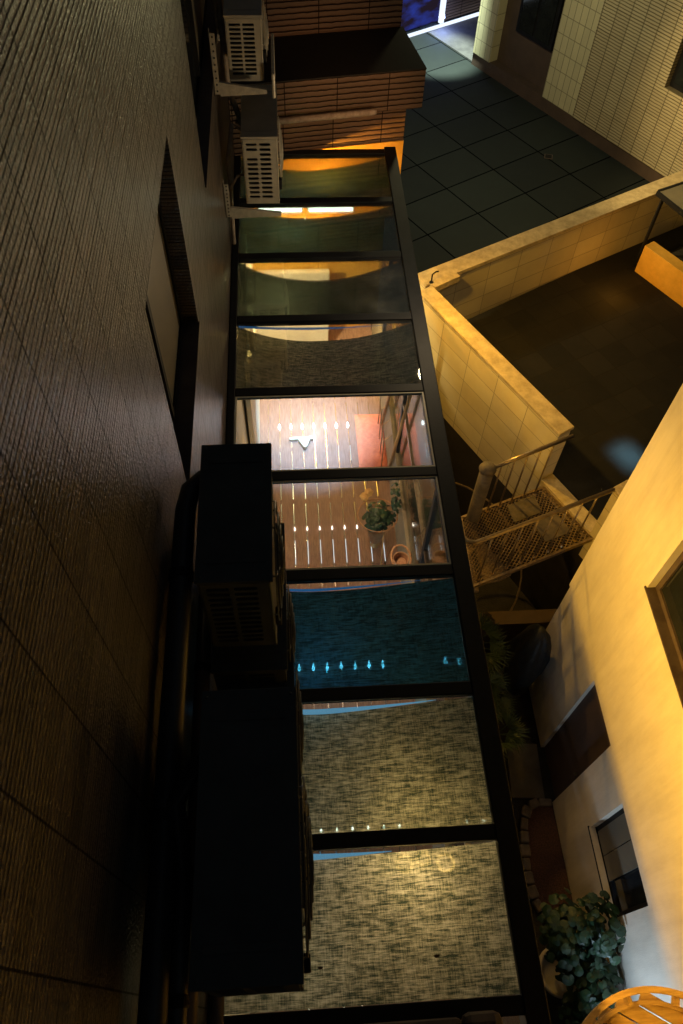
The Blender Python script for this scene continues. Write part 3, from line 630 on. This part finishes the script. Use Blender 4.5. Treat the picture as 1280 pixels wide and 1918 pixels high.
# pipes behind the far units
for k, (pts, r) in enumerate([([(-.40, 7.1, Z(4.0)), (-.50, 7.05, Z(3.9)), (-.56, 7.0, Z(4.2)), (-.58, 6.95, Z(4.9)), (-.585, 6.9, Z(5.1))], .022),
                              ([(-.42, 7.5, Z(4.2)), (-.52, 7.3, Z(3.7)), (-.55, 7.6, Z(3.3)), (-.585, 7.9, Z(2.6))], .028),
                              ([(-.40, 6.95, Z(4.35)), (-.48, 6.85, Z(4.3)), (-.55, 6.9, Z(4.45)), (-.585, 7.0, Z(4.9))], .012)]):
    tag(MB().tube(pts, r, 8).build('wrapped_pipe', 'copper', smooth=True), ['thick wrapped pipe curling down behind the rounded slot air conditioner', 'wrapped pipe rising between the two pale air conditioners', 'thin looping pipe beside the rounded slot air conditioner'][k], 'pipe')
tag(MB().box(-.11, -.08, 6.95, 7.7, Z(3.62), Z(3.40)).build('cable_tray', 'steel', bevel=.01), 'pale metal strip at the front of the upper pale air conditioner', 'tray')
# long ducts along the wall
def duct(pts, r, label, m='pipe', clamps=()):
    t = thing('pipe_duct', pts[-1], label, 'duct')
    MB().tube(pts, r, 14).build('duct', m, t, smooth=True)
    for (i, f) in clamps:
        a = Vector(pts[i]); b = Vector(pts[i + 1]); c = a.lerp(b, f); d = (b - a).normalized() * .02
        MB().tube([c - d, c + d], r * 1.14, 14).build('clamp', 'black', t)
    return t
duct([(-.40, 2.28, Z(3.05)), (-.47, 2.28, Z(3.05)), (-.525, 2.22, Z(3.05)), (-.545, 2.10, Z(3.05)), (-.545, 1.2, Z(3.05)), (-.545, -.8, Z(3.05))], .050,
     'thick black duct curving out of the middle air conditioner and running down the wall', clamps=((4, .25), (4, .75), (3, .4)))
duct([(-.555, 3.0, Z(3.95)), (-.555, -.8, Z(3.95))], .042, 'second dark brown duct running lower beside the black one', 'pipebrown', clamps=((0, .35), (0, .62)))
duct([(-.36, .86, Z(2.9)), (-.42, .86, Z(2.95)), (-.50, .74, Z(3.0)), (-.48, .5, Z(3.15)), (-.48, -.8, Z(3.15))], .036, 'short dark duct bending down from the nearest air conditioner', clamps=((3, .3),))
duct([(-.50, 2.9, Z(4.6)), (-.50, -.5, Z(4.6))], .035, 'lowest brown pipe just above the roof edge', 'pipebrown')

# ================================================================ brown ribbed building at the end
def rotp(x, n=0.0, c=(0.0, 8.583)):      # point along the facade line, n metres toward the camera
    d = Vector((1, .168)).normalized(); q = Vector((d.y, -d.x))
    p = Vector(c) + d * x + q * n; return (p.x, p.y)
FR = math.atan2(.168, 1)
bb = thing('brown_ribbed_building', (.5, 10, Z(8.1)), 'brown ribbed building closing the far end of the glass roof', 'building')
def slab(mb, xa, xb, n0, n1, d0, d1):
    return mb.prism([rotp(xa, n0), rotp(xb, n0), rotp(xb, n1), rotp(xa, n1)], Z(d1), Z(d0))
slab(MB(), -.62, 1.62, 0, -1.0, 4.29, 4.72).build('fascia', 'brown_ribs', bb, org=(0, 8.583, Z(4.29)), rotz=FR)
slab(MB(), -.62, 1.60, -1.0, -1.6, 1.5, 4.8).build('upper_wall', 'brown_ribs', bb, org=(0, 8.583, Z(4.29)), rotz=FR)
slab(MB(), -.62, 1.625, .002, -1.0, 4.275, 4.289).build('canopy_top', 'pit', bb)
slab(MB(), -.62, 1.49, -.18, -1.6, 4.722, CH).build('lower_wall', 'brown_ribs', bb, org=(0, 8.583, Z(4.29)), rotz=FR)
slab(MB(), -.62, 1.492, -.165, -.182, 5.20, 8.1).build('painted_lower_front', 'orange', bb)
tag(MB().tube([(*rotp(-.5, .10), Z(4.66)), (*rotp(1.0, .10), Z(4.66)), (*rotp(1.04, .10), Z(4.66))], [.035, .035, .026], 12).build('horizontal_pipe', 'copper', smooth=True), 'horizontal brown pipe with a rounded end on the ribbed facade', 'pipe')
# lower part of the hidden side below the canopy: nothing else is seen

# ================================================================ parapets
ZT = Z(7.1)
pa = thing('court_parapet', (4, 10, Z(8.1)), 'long ochre parapet between the dark court and the terrace', 'parapet wall')
A0 = Vector((1.78, 8.83)); AD = Vector((.884, .467)); AN = Vector((.467, -.884))
def ap(t, n): q = A0 + AD * t + AN * n; return (q.x, q.y)
AR = math.atan2(AD.y, AD.x)
MB().prism([ap(0.02, .02), ap(14, .02), ap(14, .22), ap(.02, .22)], Z(10.5), ZT - .05).build('wall', 'parapet', pa, org=(A0.x, A0.y, Z(8.1)), rotz=AR)
MB().prism([ap(-.02, -.02), ap(14, -.02), ap(14, .25), ap(.40, .25), ap(.40, .25), ap(-.0, .25)], ZT - .05, ZT).build('coping', 'cap', pa, bevel=.008)
MB().prism([(2.29, 8.98), (2.42, 8.79), (2.03, 8.56), (1.86, 8.76)], ZT - .10, ZT + .003).build('corner_block', 'cap', pa, bevel=.006)
hk = thing('bent_hook', (1.98, 8.62, ZT), 'small bent metal hook on the parapet corner', 'hook')
MB().tube([(1.98, 8.66, ZT), (1.98, 8.66, ZT + .14), (2.03, 8.68, ZT + .17), (2.07, 8.70, ZT + .16)], .011, 8).build('hook_rod', 'black', hk)
MB().tube([(1.98, 8.66, ZT + .0005), (1.98, 8.66, ZT + .01)], .03, 10).build('base_disc', 'black', hk)
pb = thing('stair_parapet', (*p2(LEN / 2), Z(8.1)), 'bright yellow tiled parapet wall running down from the corner to the stair gate', 'parapet wall')
PR = math.atan2(PD.y, PD.x)
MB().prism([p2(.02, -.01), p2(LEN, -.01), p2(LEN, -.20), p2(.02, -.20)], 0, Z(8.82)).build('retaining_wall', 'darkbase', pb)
MB().prism([p2(.02, 0), p2(LEN, 0), p2(LEN, -.20), p2(.02, -.20)], Z(8.82), ZT - .05).build('wall', 'parapet', pb, org=(P0.x, P0.y, Z(8.1)), rotz=PR)
MB().prism([p2(-.02, .02), p2(LEN + .02, .02), p2(LEN + .02, -.22), p2(-.02, -.22)], ZT - .05, ZT - .001).build('coping', 'cap', pb, bevel=.008)
pc = thing('gate_parapet', (*p2(LEN + 1.3), Z(8.1)), 'short yellow wall end between the stair gate and the stucco house', 'parapet wall')
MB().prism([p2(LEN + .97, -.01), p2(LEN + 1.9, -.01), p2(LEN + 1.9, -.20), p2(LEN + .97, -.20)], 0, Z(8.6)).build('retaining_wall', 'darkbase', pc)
MB().prism([p2(LEN + .97, 0), p2(LEN + 1.9, 0), p2(LEN + 1.9, -.20), p2(LEN + .97, -.20)], Z(8.6), ZT - .05).build('wall', 'parapet', pc, org=(P0.x, P0.y, Z(8.1)), rotz=PR)
MB().prism([p2(LEN + .95, .02), p2(LEN + 1.9, .02), p2(LEN + 1.9, -.22), p2(LEN + .95, -.22)], ZT - .05, ZT - .001).build('coping', 'cap', pc, bevel=.008)
struct(MB().prism([p2(LEN + .001, .0), p2(LEN + .969, .0), p2(LEN + .969, -.20), p2(LEN + .001, -.20)], Z(8.25), Z(8.06)), 'gate_threshold', 'cap', bevel=.006)
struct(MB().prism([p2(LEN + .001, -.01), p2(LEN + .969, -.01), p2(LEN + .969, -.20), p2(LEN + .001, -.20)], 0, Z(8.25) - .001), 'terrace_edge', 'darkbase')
# ochre low block at far right of the terrace
lb = thing('ochre_low_wall', (6.0, 9.8, Z(8.1)), 'low amber lit wall on the terrace at the right edge', 'low wall')
MB().prism([(5.67, 10.07), (6.75, 8.25), (6.93, 8.36), (5.85, 10.18)], Z(8.1), Z(7.6)).build('wall', 'orange', lb, bevel=.006)
gc = thing('glass_canopy', (6.2, 10.1, Z(8.1)), 'grey glass canopy on dark posts behind the low amber wall', 'canopy')
MB().prism([(5.62, 10.26), (7.6, 11.15), (8.3, 9.6), (6.25, 8.9)], Z(6.8), Z(6.77)).build('roof_sheet', 'frost', gc)
MB().obox((5.62, 10.26), (6.25, 8.9), .04, Z(6.83), Z(6.765)).obox((5.64, 10.27), (7.6, 11.15), .04, Z(6.835), Z(6.76)).build('edge_frame', 'black', gc)
for (x, y) in [(5.72, 10.20), (6.30, 9.02), (7.4, 11.0)]: MB().box(x - .02, x + .02, y - .02, y + .02, Z(8.1), Z(6.84)).build('post', 'black', gc)
struct(MB().prism([(5.95, 10.1), (7.6, 10.9), (8.2, 9.4), (6.8, 8.4)], Z(8.1), Z(7.9)), 'dark_planting_bed', 'ground')

# ================================================================ tiled house beyond the court
def cp(s, n): return (.517 * s + .856 * n, -.856 * s + .517 * n)
HR = math.atan2(-.856, .517)
hb = thing('beige_tiled_house', (*cp(-8, 13), Z(8.1)), 'pale beige tiled house with a dark base beyond the court', 'building')
NB = 12.17
HO = (*cp(-9.4, NB), Z(7.85))
def hprism(s0, s1, n0, n1, d0, d1): return MB().prism([cp(s0, n0), cp(s1, n0), cp(s1, n1), cp(s0, n1)], Z(d1), Z(d0))
hprism(-12.40, -11.88, NB, NB + .6, 0.5, 7.85).build('pilaster', 'house_tile', hb, org=HO, rotz=HR)
hprism(-10.29, -9.42, NB + .02, NB + .9, 0.5, 7.85).build('pilaster', 'house_tile', hb, org=HO, rotz=HR)
hprism(-11.88, -10.29, NB + .22, NB + .9, 0.5, 7.85).build('recessed_wall', 'brownwall', hb)
hprism(-12.42, -2.0, NB + .03, NB + .62, 7.85, 8.1).build('base', 'brownwall', hb)
# ribbed facade with a window opening
WS0, WD1 = -7.70, 6.55
fac = hprism(-9.42, WS0, NB, NB + .9, 0.5, 7.85)
for q in (hprism(WS0, -6.3, NB, NB + .9, WD1, 7.85), hprism(WS0, -6.3, NB, NB + .9, .5, 5.2), hprism(-6.3, -2, NB, NB + .9, .5, 7.85)):
    n0 = len(fac.v); fac.v += q.v; fac.f += [tuple(n0 + i for i in f) for f in q.f]
fac.build('facade', 'house_ribs', hb, org=HO, rotz=HR)
wf = hprism(WS0, -6.3, NB + .12, NB + .16, 5.2, WD1).build('window', 'black', hb)
hprism(WS0 + .08, -6.38, NB + .10, NB + .119, 5.28, WD1 - .08).build('pane', 'dark_glass', wf)
wf = hprism(-11.45, -10.45, NB + .14, NB + .219, 5.4, 7.1).build('window', 'black', hb)
hprism(-11.37, -10.98, NB + .12, NB + .139, 5.48, 7.02).build('pane', 'dark_glass', wf)
hprism(-10.92, -10.53, NB + .12, NB + .139, 5.48, 7.02).build('pane', 'dark_glass', wf)
# grey paving and blue lit shop front at the far end
struct(MB().prism([cp(-14.0, NB + .1), cp(-12.42, NB + .1), cp(-12.42, NB + 1.5), cp(-14.0, NB + 1.5)], Z(8.2), Z(8.1) + .02), 'side_paving', 'greypave')
sf = thing('shop_front', (*cp(-14.1, 12), Z(8.1)), 'blue lit shop front with a bright sill at the far end of the court', 'shop front')
m, nt, out = new_mat('blue_interior'); L = nt.links
nz = N(nt, 'ShaderNodeTexNoise', Scale=1.8, Detail=4.0); L.new(coords(nt, (1, 1, 2.0)), nz.inputs['Vector'])
cr = N(nt, 'ShaderNodeValToRGB'); L.new(nz.outputs['Fac'], cr.inputs[0])
cr.color_ramp.elements[0].color = (.03, .02, .035, 1); cr.color_ramp.elements[1].color = (.05, .10, .75, 1); cr.color_ramp.elements[0].position = .42; cr.color_ramp.elements[1].position = .72
e = N(nt, 'ShaderNodeEmission', Strength=.5); L.new(cr.outputs[0], e.inputs[0]); L.new(e.outputs[0], out.inputs[0]); MT['blue_interior'] = m
hprism(-14.30, -14.26, 8, 12.75, 5.0, 8.05).build('lit_window', 'blue_interior', sf)
hprism(-14.30, -14.20, 12.75, 14.4, 5.0, 8.05).build('slatted_panel', 'brown_ribs', sf, org=(*cp(-14.2, 12.75), Z(8)), rotz=HR + math.pi / 2)
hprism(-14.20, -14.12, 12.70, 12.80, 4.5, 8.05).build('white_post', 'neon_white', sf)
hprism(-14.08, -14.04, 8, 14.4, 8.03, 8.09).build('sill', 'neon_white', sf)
MB().lathe((*cp(-14.0, 12.62), Z(7.85)), [(.02, -.05), (.06, 0), (.05, .04), (.01, .07)], 12).build('blue_lamp', glow('blue_lamp', (.45, .6, 1.0), 40), sf)
lamp('POINT', 'blue_lamp_glow', W(*cp(-13.8, 12.5), 7.8), 9, (.12, .22, 1.0), size=.06)

# ================================================================ stucco house on the right
XS = 3.2; YC = 4.24
sh = thing('stucco_house', (4.5, 0, 0), 'yellow lit stucco house wall at the right with two windows', 'building')
big = (.5, 3.22, 4.3, 6.2); low = (.80, 1.75, 8.14, 9.28); door = (2.32, 3.05, 8.0, 10.5)
st = MB()
def sbox(y0, y1, d0, d1, x=XS): st.box(x, x + .35, y0, y1, Z(d1), Z(d0))
for (y0, y1, op) in [(-6, big[0], []), (big[0], 3.22, [big]), (3.22, YC, [])]:
    if not op: sbox(y0, y1, 0, 8.0)
    else: sbox(y0, y1, 0, big[2]); sbox(y0, y1, big[3], 8.0)
st.build('upper_wall', 'stucco', sh, org=(XS, 0, 0))
st = MB(); XL = XS + .02
for (y0, y1, spans) in [(-6, low[0], [(8.0, CH)]), (low[0], low[1], [(8.0, low[2]), (low[3], CH)]), (low[1], door[0], [(8.0, CH)]), (door[0], door[1], []), (door[1], YC - .01, [(8.0, CH)])]:
    for (d0, d1) in spans: st.box(XL, XL + .33, y0, y1, Z(d1), Z(d0) - .001)
st.build('lower_wall', 'stucco', sh, org=(XS, 0, 0))
MB().box(XS + .352, 9.0, -6, YC - .02, 0, CH).build('inner_block', 'brownwall', sh)
d_ = MB().box(XL + .05, XL + .09, door[0], door[1], 0, Z(8.0) - .002).build('door', 'brownwall', sh)
MB().tube([(XL + .02, door[0] + .08, 1.05), (XL + .049, door[0] + .08, 1.05)], .02, 8).build('handle', 'rail', d_)
def window(o, xx, frame='timber', sill=True):
    y0, y1, dt, db = o; m = MB(); f = .06
    m.box(xx + .08, xx + .13, y0, y1, Z(db), Z(db) + f); m.box(xx + .08, xx + .13, y0, y1, Z(dt) - f, Z(dt))
    m.box(xx + .08, xx + .13, y0, y0 + f, Z(db) + f, Z(dt) - f); m.box(xx + .08, xx + .13, y1 - f, y1, Z(db) + f, Z(dt) - f)
    m.box(xx + .085, xx + .135, (y0 + y1) / 2 - .03, (y0 + y1) / 2 + .03, Z(db) + f, Z(dt) - f)
    w = m.build('window', frame, sh)
    MB().box(xx + .10, xx + .11, y0 + f, y1 - f, Z(db) + f, Z(dt) - f).build('pane', 'dark_glass', w)
    if sill: MB().box(xx - .015, xx + .08, y0 - .02, y1 + .02, Z(db) - .02, Z(db) + .001).build('sill', frame, w)
    return w
window(big, XS, 'brownmetal')
w = window(low, XL, 'black')
for (a_, b_) in ((1.17, 1.425), (1.435, 1.69)): MB().box(XL + .062, XL + .074, a_, b_, Z(9.22), Z(8.2)).build('blind', 'frost', w)
MB().box(XL - .008, XL + .06, .80, 1.75, Z(9.283), Z(9.26)).build('sill', 'stucco', w)
MB().box(XS - .004, XS + .02, -3, .42, Z(5.6), Z(5.0)).build('wall_patch', 'stucco', sh)

# ================================================================ spiral stair landing
ss = thing('spiral_stair', (2.225, 5.33, 0), 'steel spiral stair with an expanded metal landing and round capped post', 'stair')
MB().tube([(2.225, 5.33, 0), (2.225, 5.33, ZT - .01)], .085, 20).build('post', 'plate', ss, smooth=True)
MB().lathe((2.225, 5.33, ZT - .01), [(.10, 0), (.105, .015), (.09, .05), (.05, .075), (.01, .085)], 20).build('post_cap', 'plate', ss, smooth=True)
c0, c1, c2, c3 = [Vector(p) for p in ((2.07, 5.33), (3.24, 5.76), (3.70, 4.95), (2.06, 4.33))]
def expanded(mb, quad, z, n, m_, r=.0065):
    """diamond lattice clipped to a quad by bilinear mapping"""
    def q(u, v): p = quad[0].lerp(quad[1], u).lerp(quad[3].lerp(quad[2], u), v); return (p.x, p.y, z)
    for sgn in (1, -1):
        for k in range(-m_, n + 1):
            pts = []
            for i in range(m_ + 1):
                u = (k + i if sgn > 0 else n - k - i) / n; v = i / m_
                if 0 <= u <= 1: pts.append(q(u, v))
            if len(pts) > 1: mb.tube(pts, r, 4)
    return mb
quad = (c0, c1, c2, c3)
expanded(MB(), quad, Z(8.1) - .02, 24, 18).build('mesh_deck', 'mesh', ss)
fr = MB()
for a, b in ((c0, c1), (c1, c2), (c2, c3), (c3, c0)): fr.obox(a, b, .03, Z(8.1) - .07, Z(8.1) - .005)
fr.build('deck_frame', 'mesh', ss)
lp = lambda u, v: c0.lerp(c1, u).lerp(c3.lerp(c2, u), v)
MB().prism([tuple(lp(.52, .08)), tuple(lp(.84, .08)), tuple(lp(.80, .36)), tuple(lp(.50, .36))], Z(8.1) - .013, Z(8.1) - .006).build('landing_plate', 'plate', ss)
MB().prism([tuple(lp(.66, .42)), tuple(lp(.90, .42)), tuple(lp(.90, .80)), tuple(lp(.66, .80))], Z(8.1) - .013, Z(8.1) - .006).build('landing_plate', 'plate', ss)
for k in range(9):          # winding treads below the landing
    a0 = math.radians(-62 - 27 * k); a1 = a0 - math.radians(25); zz = Z(8.1) - .22 * (k + 1)
    if zz < .1: break
    c = Vector((2.225, 5.33))
    pts = [tuple(c + Vector((math.cos(a), math.sin(a))) * r_) for a, r_ in ((a0, .09), (a0, .85), ((a0 + a1) / 2, .86), (a1, .85), (a1, .09))]
    MB().prism(pts, zz - .03, zz).build('tread', 'mesh', ss)
hp = [(2.225 + .92 * math.cos(math.radians(a)), 5.33 + .92 * math.sin(math.radians(a)), Z(8.55) - .0085 * (k * 10)) for k, a in enumerate(range(100, -60, -10))]
MB().tube(hp, .014, 6).build('curved_handrail', 'rail', ss)
def railing(nm, a, b, n, z0, z1, curl=None, t0=.06, t1=.94):
    a = Vector(a); b = Vector(b); pts = [(a.x, a.y, z1), (b.x, b.y, z1)]
    if curl: pts = curl + pts
    MB().tube(pts, .026, 10).build('handrail', 'rail', ss, smooth=True)
    for k in range(n):
        p = a.lerp(b, t0 + (t1 - t0) * k / (n - 1))
        MB().tube([(p.x, p.y, z0), (p.x, p.y, z1)], .0115, 8).build('baluster', 'rail', ss, smooth=True)
        MB().lathe((p.x, p.y, z0), [(.022, 0), (.022, .006), (.012, .03)], 8).build('baluster_foot', 'brassy', ss)
MT['brassy'] = mat('brassy', (.75, .55, .28), rough=.3, metal=.8, bump=0)
railing('far', (2.31, 5.36), (3.36, 5.80), 5, Z(8.1) - .004, ZT - .01, t0=.10, t1=.76)
railing('near', (1.93, 4.34), (3.66, 4.99), 8, Z(8.1) - .004, ZT - .02, curl=[(1.80, 4.60, ZT - .02), (1.80, 4.42, ZT - .02), (1.84, 4.36, ZT - .02)], t0=.12, t1=.88)

# ================================================================ garden strip
def fan_palm(name, c, r, n, label, seed):
    t = thing(name, (c[0], c[1], 0), label, 'palm', 'fan palms beside the glass roof'); rnd = random.Random(seed)
    MB().tube([(c[0], c[1], 0), (c[0] + .03, c[1], c[2] * .5), (c[0], c[1], c[2])], [.05, .045, .03], 8).build('trunk', 'stem', t)
    fo = MB()
    for j in range(n):
        az = 2 * math.pi * j / n + rnd.uniform(-.3, .3); el = rnd.uniform(.0, 1.0)
        d = Vector((math.cos(az) * math.cos(el), math.sin(az) * math.cos(el), math.sin(el)))
        b = Vector(c) + d * r * rnd.uniform(.3, .55)
        fo.tube([c, b], .006, 4)
        u = d.cross(Vector((0, 0, 1))).normalized(); w = d.cross(u)
        for k in range(18):
            a = math.radians(-75 + 150 * k / 17); L_ = r * .55 * rnd.uniform(.8, 1.05)
            tip = b + (d * math.cos(a) + u * math.sin(a)) * L_ + Vector((0, 0, -.08 * rnd.random() - .03))
            mid = b.lerp(tip, .5) + Vector((0, 0, .015)); sd = (d * -math.sin(a) + u * math.cos(a)) * .011
            n0 = len(fo.v); fo.v += [tuple(b), tuple(mid + sd), tuple(tip), tuple(mid - sd)]; fo.f.append((n0, n0 + 1, n0 + 2, n0 + 3))
    fo.build('fronds', 'leaf2', t)
fan_palm('fan_palm', (2.18, 4.0, 1.35), .58, 12, 'largest fan palm by the lower end of the stair landing', 1)
fan_palm('fan_palm', (2.24, 3.4, 1.1), .52, 11, 'middle fan palm beside the glass roof left of the dark covered parasol', 2)
fan_palm('fan_palm', (2.38, 2.95, 1.0), .52, 10, 'smallest fan palm nearest the grey slab', 3)
# covered parasol
cv = thing('covered_parasol', (2.98, 3.72, 0), 'dark cloth covered folded parasol standing against the stucco house', 'parasol')
prof = [(.10, .06), (.17, .25), (.25, .6), (.30, 1.0), (.29, 1.35), (.23, 1.7), (.15, 1.98), (.05, 2.14)]
m = MB(); seg = 36; rnd = random.Random(5)
for r, z in prof:
    for k in range(seg):
        a = 2 * math.pi * k / seg; f = 1 + .10 * math.sin(3 * a + z * 1.5) + .05 * math.sin(7 * a - 2 * z)
        m.v.append((2.95 + r * f * math.cos(a) * .80, 3.92 + r * f * math.sin(a) * 1.0, z * .90))
for i in range(len(prof) - 1):
    for k in range(seg): a = i * seg + k; b = i * seg + (k + 1) % seg; m.f.append((a, b, b + seg, a + seg))
m.f.append(tuple(range((len(prof) - 1) * seg, len(prof) * seg)))
m.build('cover', 'cover', cv, smooth=True)
MB().lathe((2.98, 4.0, 0), [(.20, 0), (.24, .05), (.06, .07)], 20).build('base', 'slab', cv)
# low timber topped wall
lwl = thing('low_brick_wall', (3.0, 4.55, 0), 'low wall with a reddish top under the stair landing', 'low wall')
MB().box(2.35, 3.9, 4.50, 4.66, 0, .92).build('wall', 'brownwall', lwl); MB().box(2.33, 3.92, 4.48, 4.68, .921, .96).build('coping', 'brownwall', lwl)
tag(MB().prism([(2.73, 3.12), (3.16, 3.09), (3.12, 2.36), (2.68, 2.40)], 0, .05).build('paving_slab', 'slab', bevel=.01), 'dark rectangular grey stepping slab below the parasol', 'slab')
tag(MB().box(2.1, 2.6, 1.9, 3.1, 0.0, .12).build('dark_step', 'ground', bevel=.02), 'low dark soil bed edge between the slab and the glass roof', 'bed')
bedp = [(3.2, 2.30), (3.02, 2.32), (2.88, 2.28), (2.80, 2.14), (2.76, 1.98), (2.735, 1.82), (2.72, 1.66), (2.71, 1.50), (2.71, 1.34), (2.74, 1.18), (2.80, 1.04), (2.90, .93), (3.03, .86)]
tag(MB().prism(bedp + [(3.215, .86)], 0, .03).build('gravel_bed', 'gravel'), 'reddish gravel filling the cobble edged bed', 'gravel', kind='stuff')
for k in range(len(bedp) - 1):
    a = Vector(bedp[k]); b = Vector(bedp[k + 1]); w = .05 + .008 * ((k * 7) % 3)
    d = (b - a).normalized(); aa = a + d * .008; b2 = b - d * .008; n = Vector((-d.y, d.x)) * w
    MBc = MB().prism([tuple(aa - n), tuple(b2 - n * .95), tuple(b2 + n), tuple(aa + n * .9)], 0, .085 + .01 * ((k * 5) % 3))
    tag(MBc.build('edging_stone', 'cobble', bevel=.018, org=(a.x, a.y, 0)), 'rounded cobble edging stone in the ring round the gravel bed', 'stone', 'edging stones round the gravel bed')
# bushy round leaved plant in a pale pot
bp = thing('round_leaved_plant', (2.85, .30, 0), 'bushy dark green plant with round leaves in a pale pot at the lower right', 'potted plant')
MB().lathe((2.72, .38, 0), [(.12, 0), (.15, .1), (.20, .35), (.24, .62), (.26, .66), (.26, .72), (.22, .72), (.21, .66)], 28).build('pot', 'urn', bp, smooth=True)
fm = MB(); rnd = random.Random(21)
cutx = lambda p: p.x < 3.17
leaves(fm, (2.78, .66, 1.25), (.38, .46, .34), 230, .055, rnd, cutx)
leaves(fm, (2.95, .16, 1.15), (.32, .34, .38), 210, .054, rnd, cutx)
leaves(fm, (3.02, .72, 1.55), (.20, .34, .25), 90, .055, rnd, cutx)
leaves(fm, (2.80, -.02, 1.0), (.26, .26, .30), 90, .05, rnd, cutx)
fm.build('foliage', 'leaf', bp)
stm = MB()
for k in range(14):
    a = 2 * math.pi * k / 14; stm.tube([(2.80, .32, .6), (2.85 + .12 * math.cos(a), .36 + .15 * math.sin(a), .95), (2.87 + .25 * math.cos(a), .42 + .36 * math.sin(a), 1.3)], [.014, .010, .005], 5)
stm.build('stem', 'stem', bp)
# round timber platform at the bottom right corner
tb = thing('round_timber_table', (2.28, -.52, Z(6.5)), 'round slatted timber platform with a raised rim at the bottom right corner', 'platform')
C0 = Vector((2.39, -.62)); R0 = .745; zt = Z(6.5)
def ring(mb, r0, r1, z0, z1, n=72):
    k0 = len(mb.v)
    for k in range(n):
        a = 2 * math.pi * k / n; c, s_ = math.cos(a), math.sin(a)
        for (r, z) in ((r0, z0), (r1, z0), (r1, z1), (r0, z1)): mb.v.append((C0.x + r * c, C0.y + r * s_, z))
    for k in range(n):
        a = k0 + 4 * k; b = k0 + 4 * ((k + 1) % n)
        for i in range(4): j = (i + 1) % 4; mb.f.append((a + i, a + j, b + j, b + i))
    return mb
ring(MB(), R0 - .045, R0, zt - .03, zt + .005).build('rim', 'timber', tb, bevel=.004)
ring(MB(), R0 - .115, R0 - .085, zt - .14, zt - .10).build('hoop', 'timber', tb)
for k in range(12):
    m = MB(); a = math.radians(30 * k + 10); p = C0 + Vector((math.cos(a), math.sin(a))) * (R0 - .03); q = C0 + Vector((math.cos(a), math.sin(a))) * (R0 - .10)
    m.obox(p, q, .03, zt - .12, zt - .032); m.build('rim_block', 'timber', tb)
m = MB(); w = .105; n = 14
ang = math.radians(-32); dx = Vector((math.cos(ang), math.sin(ang))); dn = Vector((-dx.y, dx.x))
for k in range(-5, 6):
    off = k * (w + .012); h = math.sqrt(max(0, (R0 - .06) ** 2 - off ** 2))
    if h > .05: m.obox(C0 + dn * off - dx * h, C0 + dn * off + dx * h, w, zt - .17, zt - .145 + .004 * (k % 2))
m.build('slats', 'timber', tb)
MB().tube([(C0.x, C0.y, 0), (C0.x, C0.y, zt - .172)], .05, 12).build('support_post', 'black', tb)
hn = thing('dark_strap', (2.75, -.3, zt), 'dark curved strap arching over the round timber platform', 'strap')
MB().tube([(2.76, -.36, zt - .14), (2.76, -.2, zt + .02), (2.80, -.10, zt + .09), (2.90, -.06, zt + .09), (3.02, -.10, zt - .02)], .026, 8).build('strap_loop', 'pipebrown', hn, smooth=True)

# two dead leaves lying on the nearest pane
for k, (x, y, r_, lab) in enumerate([(.72, .32, .016, 'small dark dead leaf on the middle of the nearest glass pane'), (.03, .30, .014, 'small brown dead leaf on the nearest pane close to the nearest air conditioner')]):
    m = MB(); pts = [(x + r_ * (1 + .3 * math.sin(3 * a)) * math.cos(a), y + r_ * .7 * (1 + .25 * math.cos(2 * a)) * math.sin(a)) for a in [2 * math.pi * q / 12 for q in range(12)]]
    tag(m.prism(pts, ZR - .003, ZR + .004).build('dead_leaf', 'stem', org=(x, y, ZR)), lab, 'leaf')
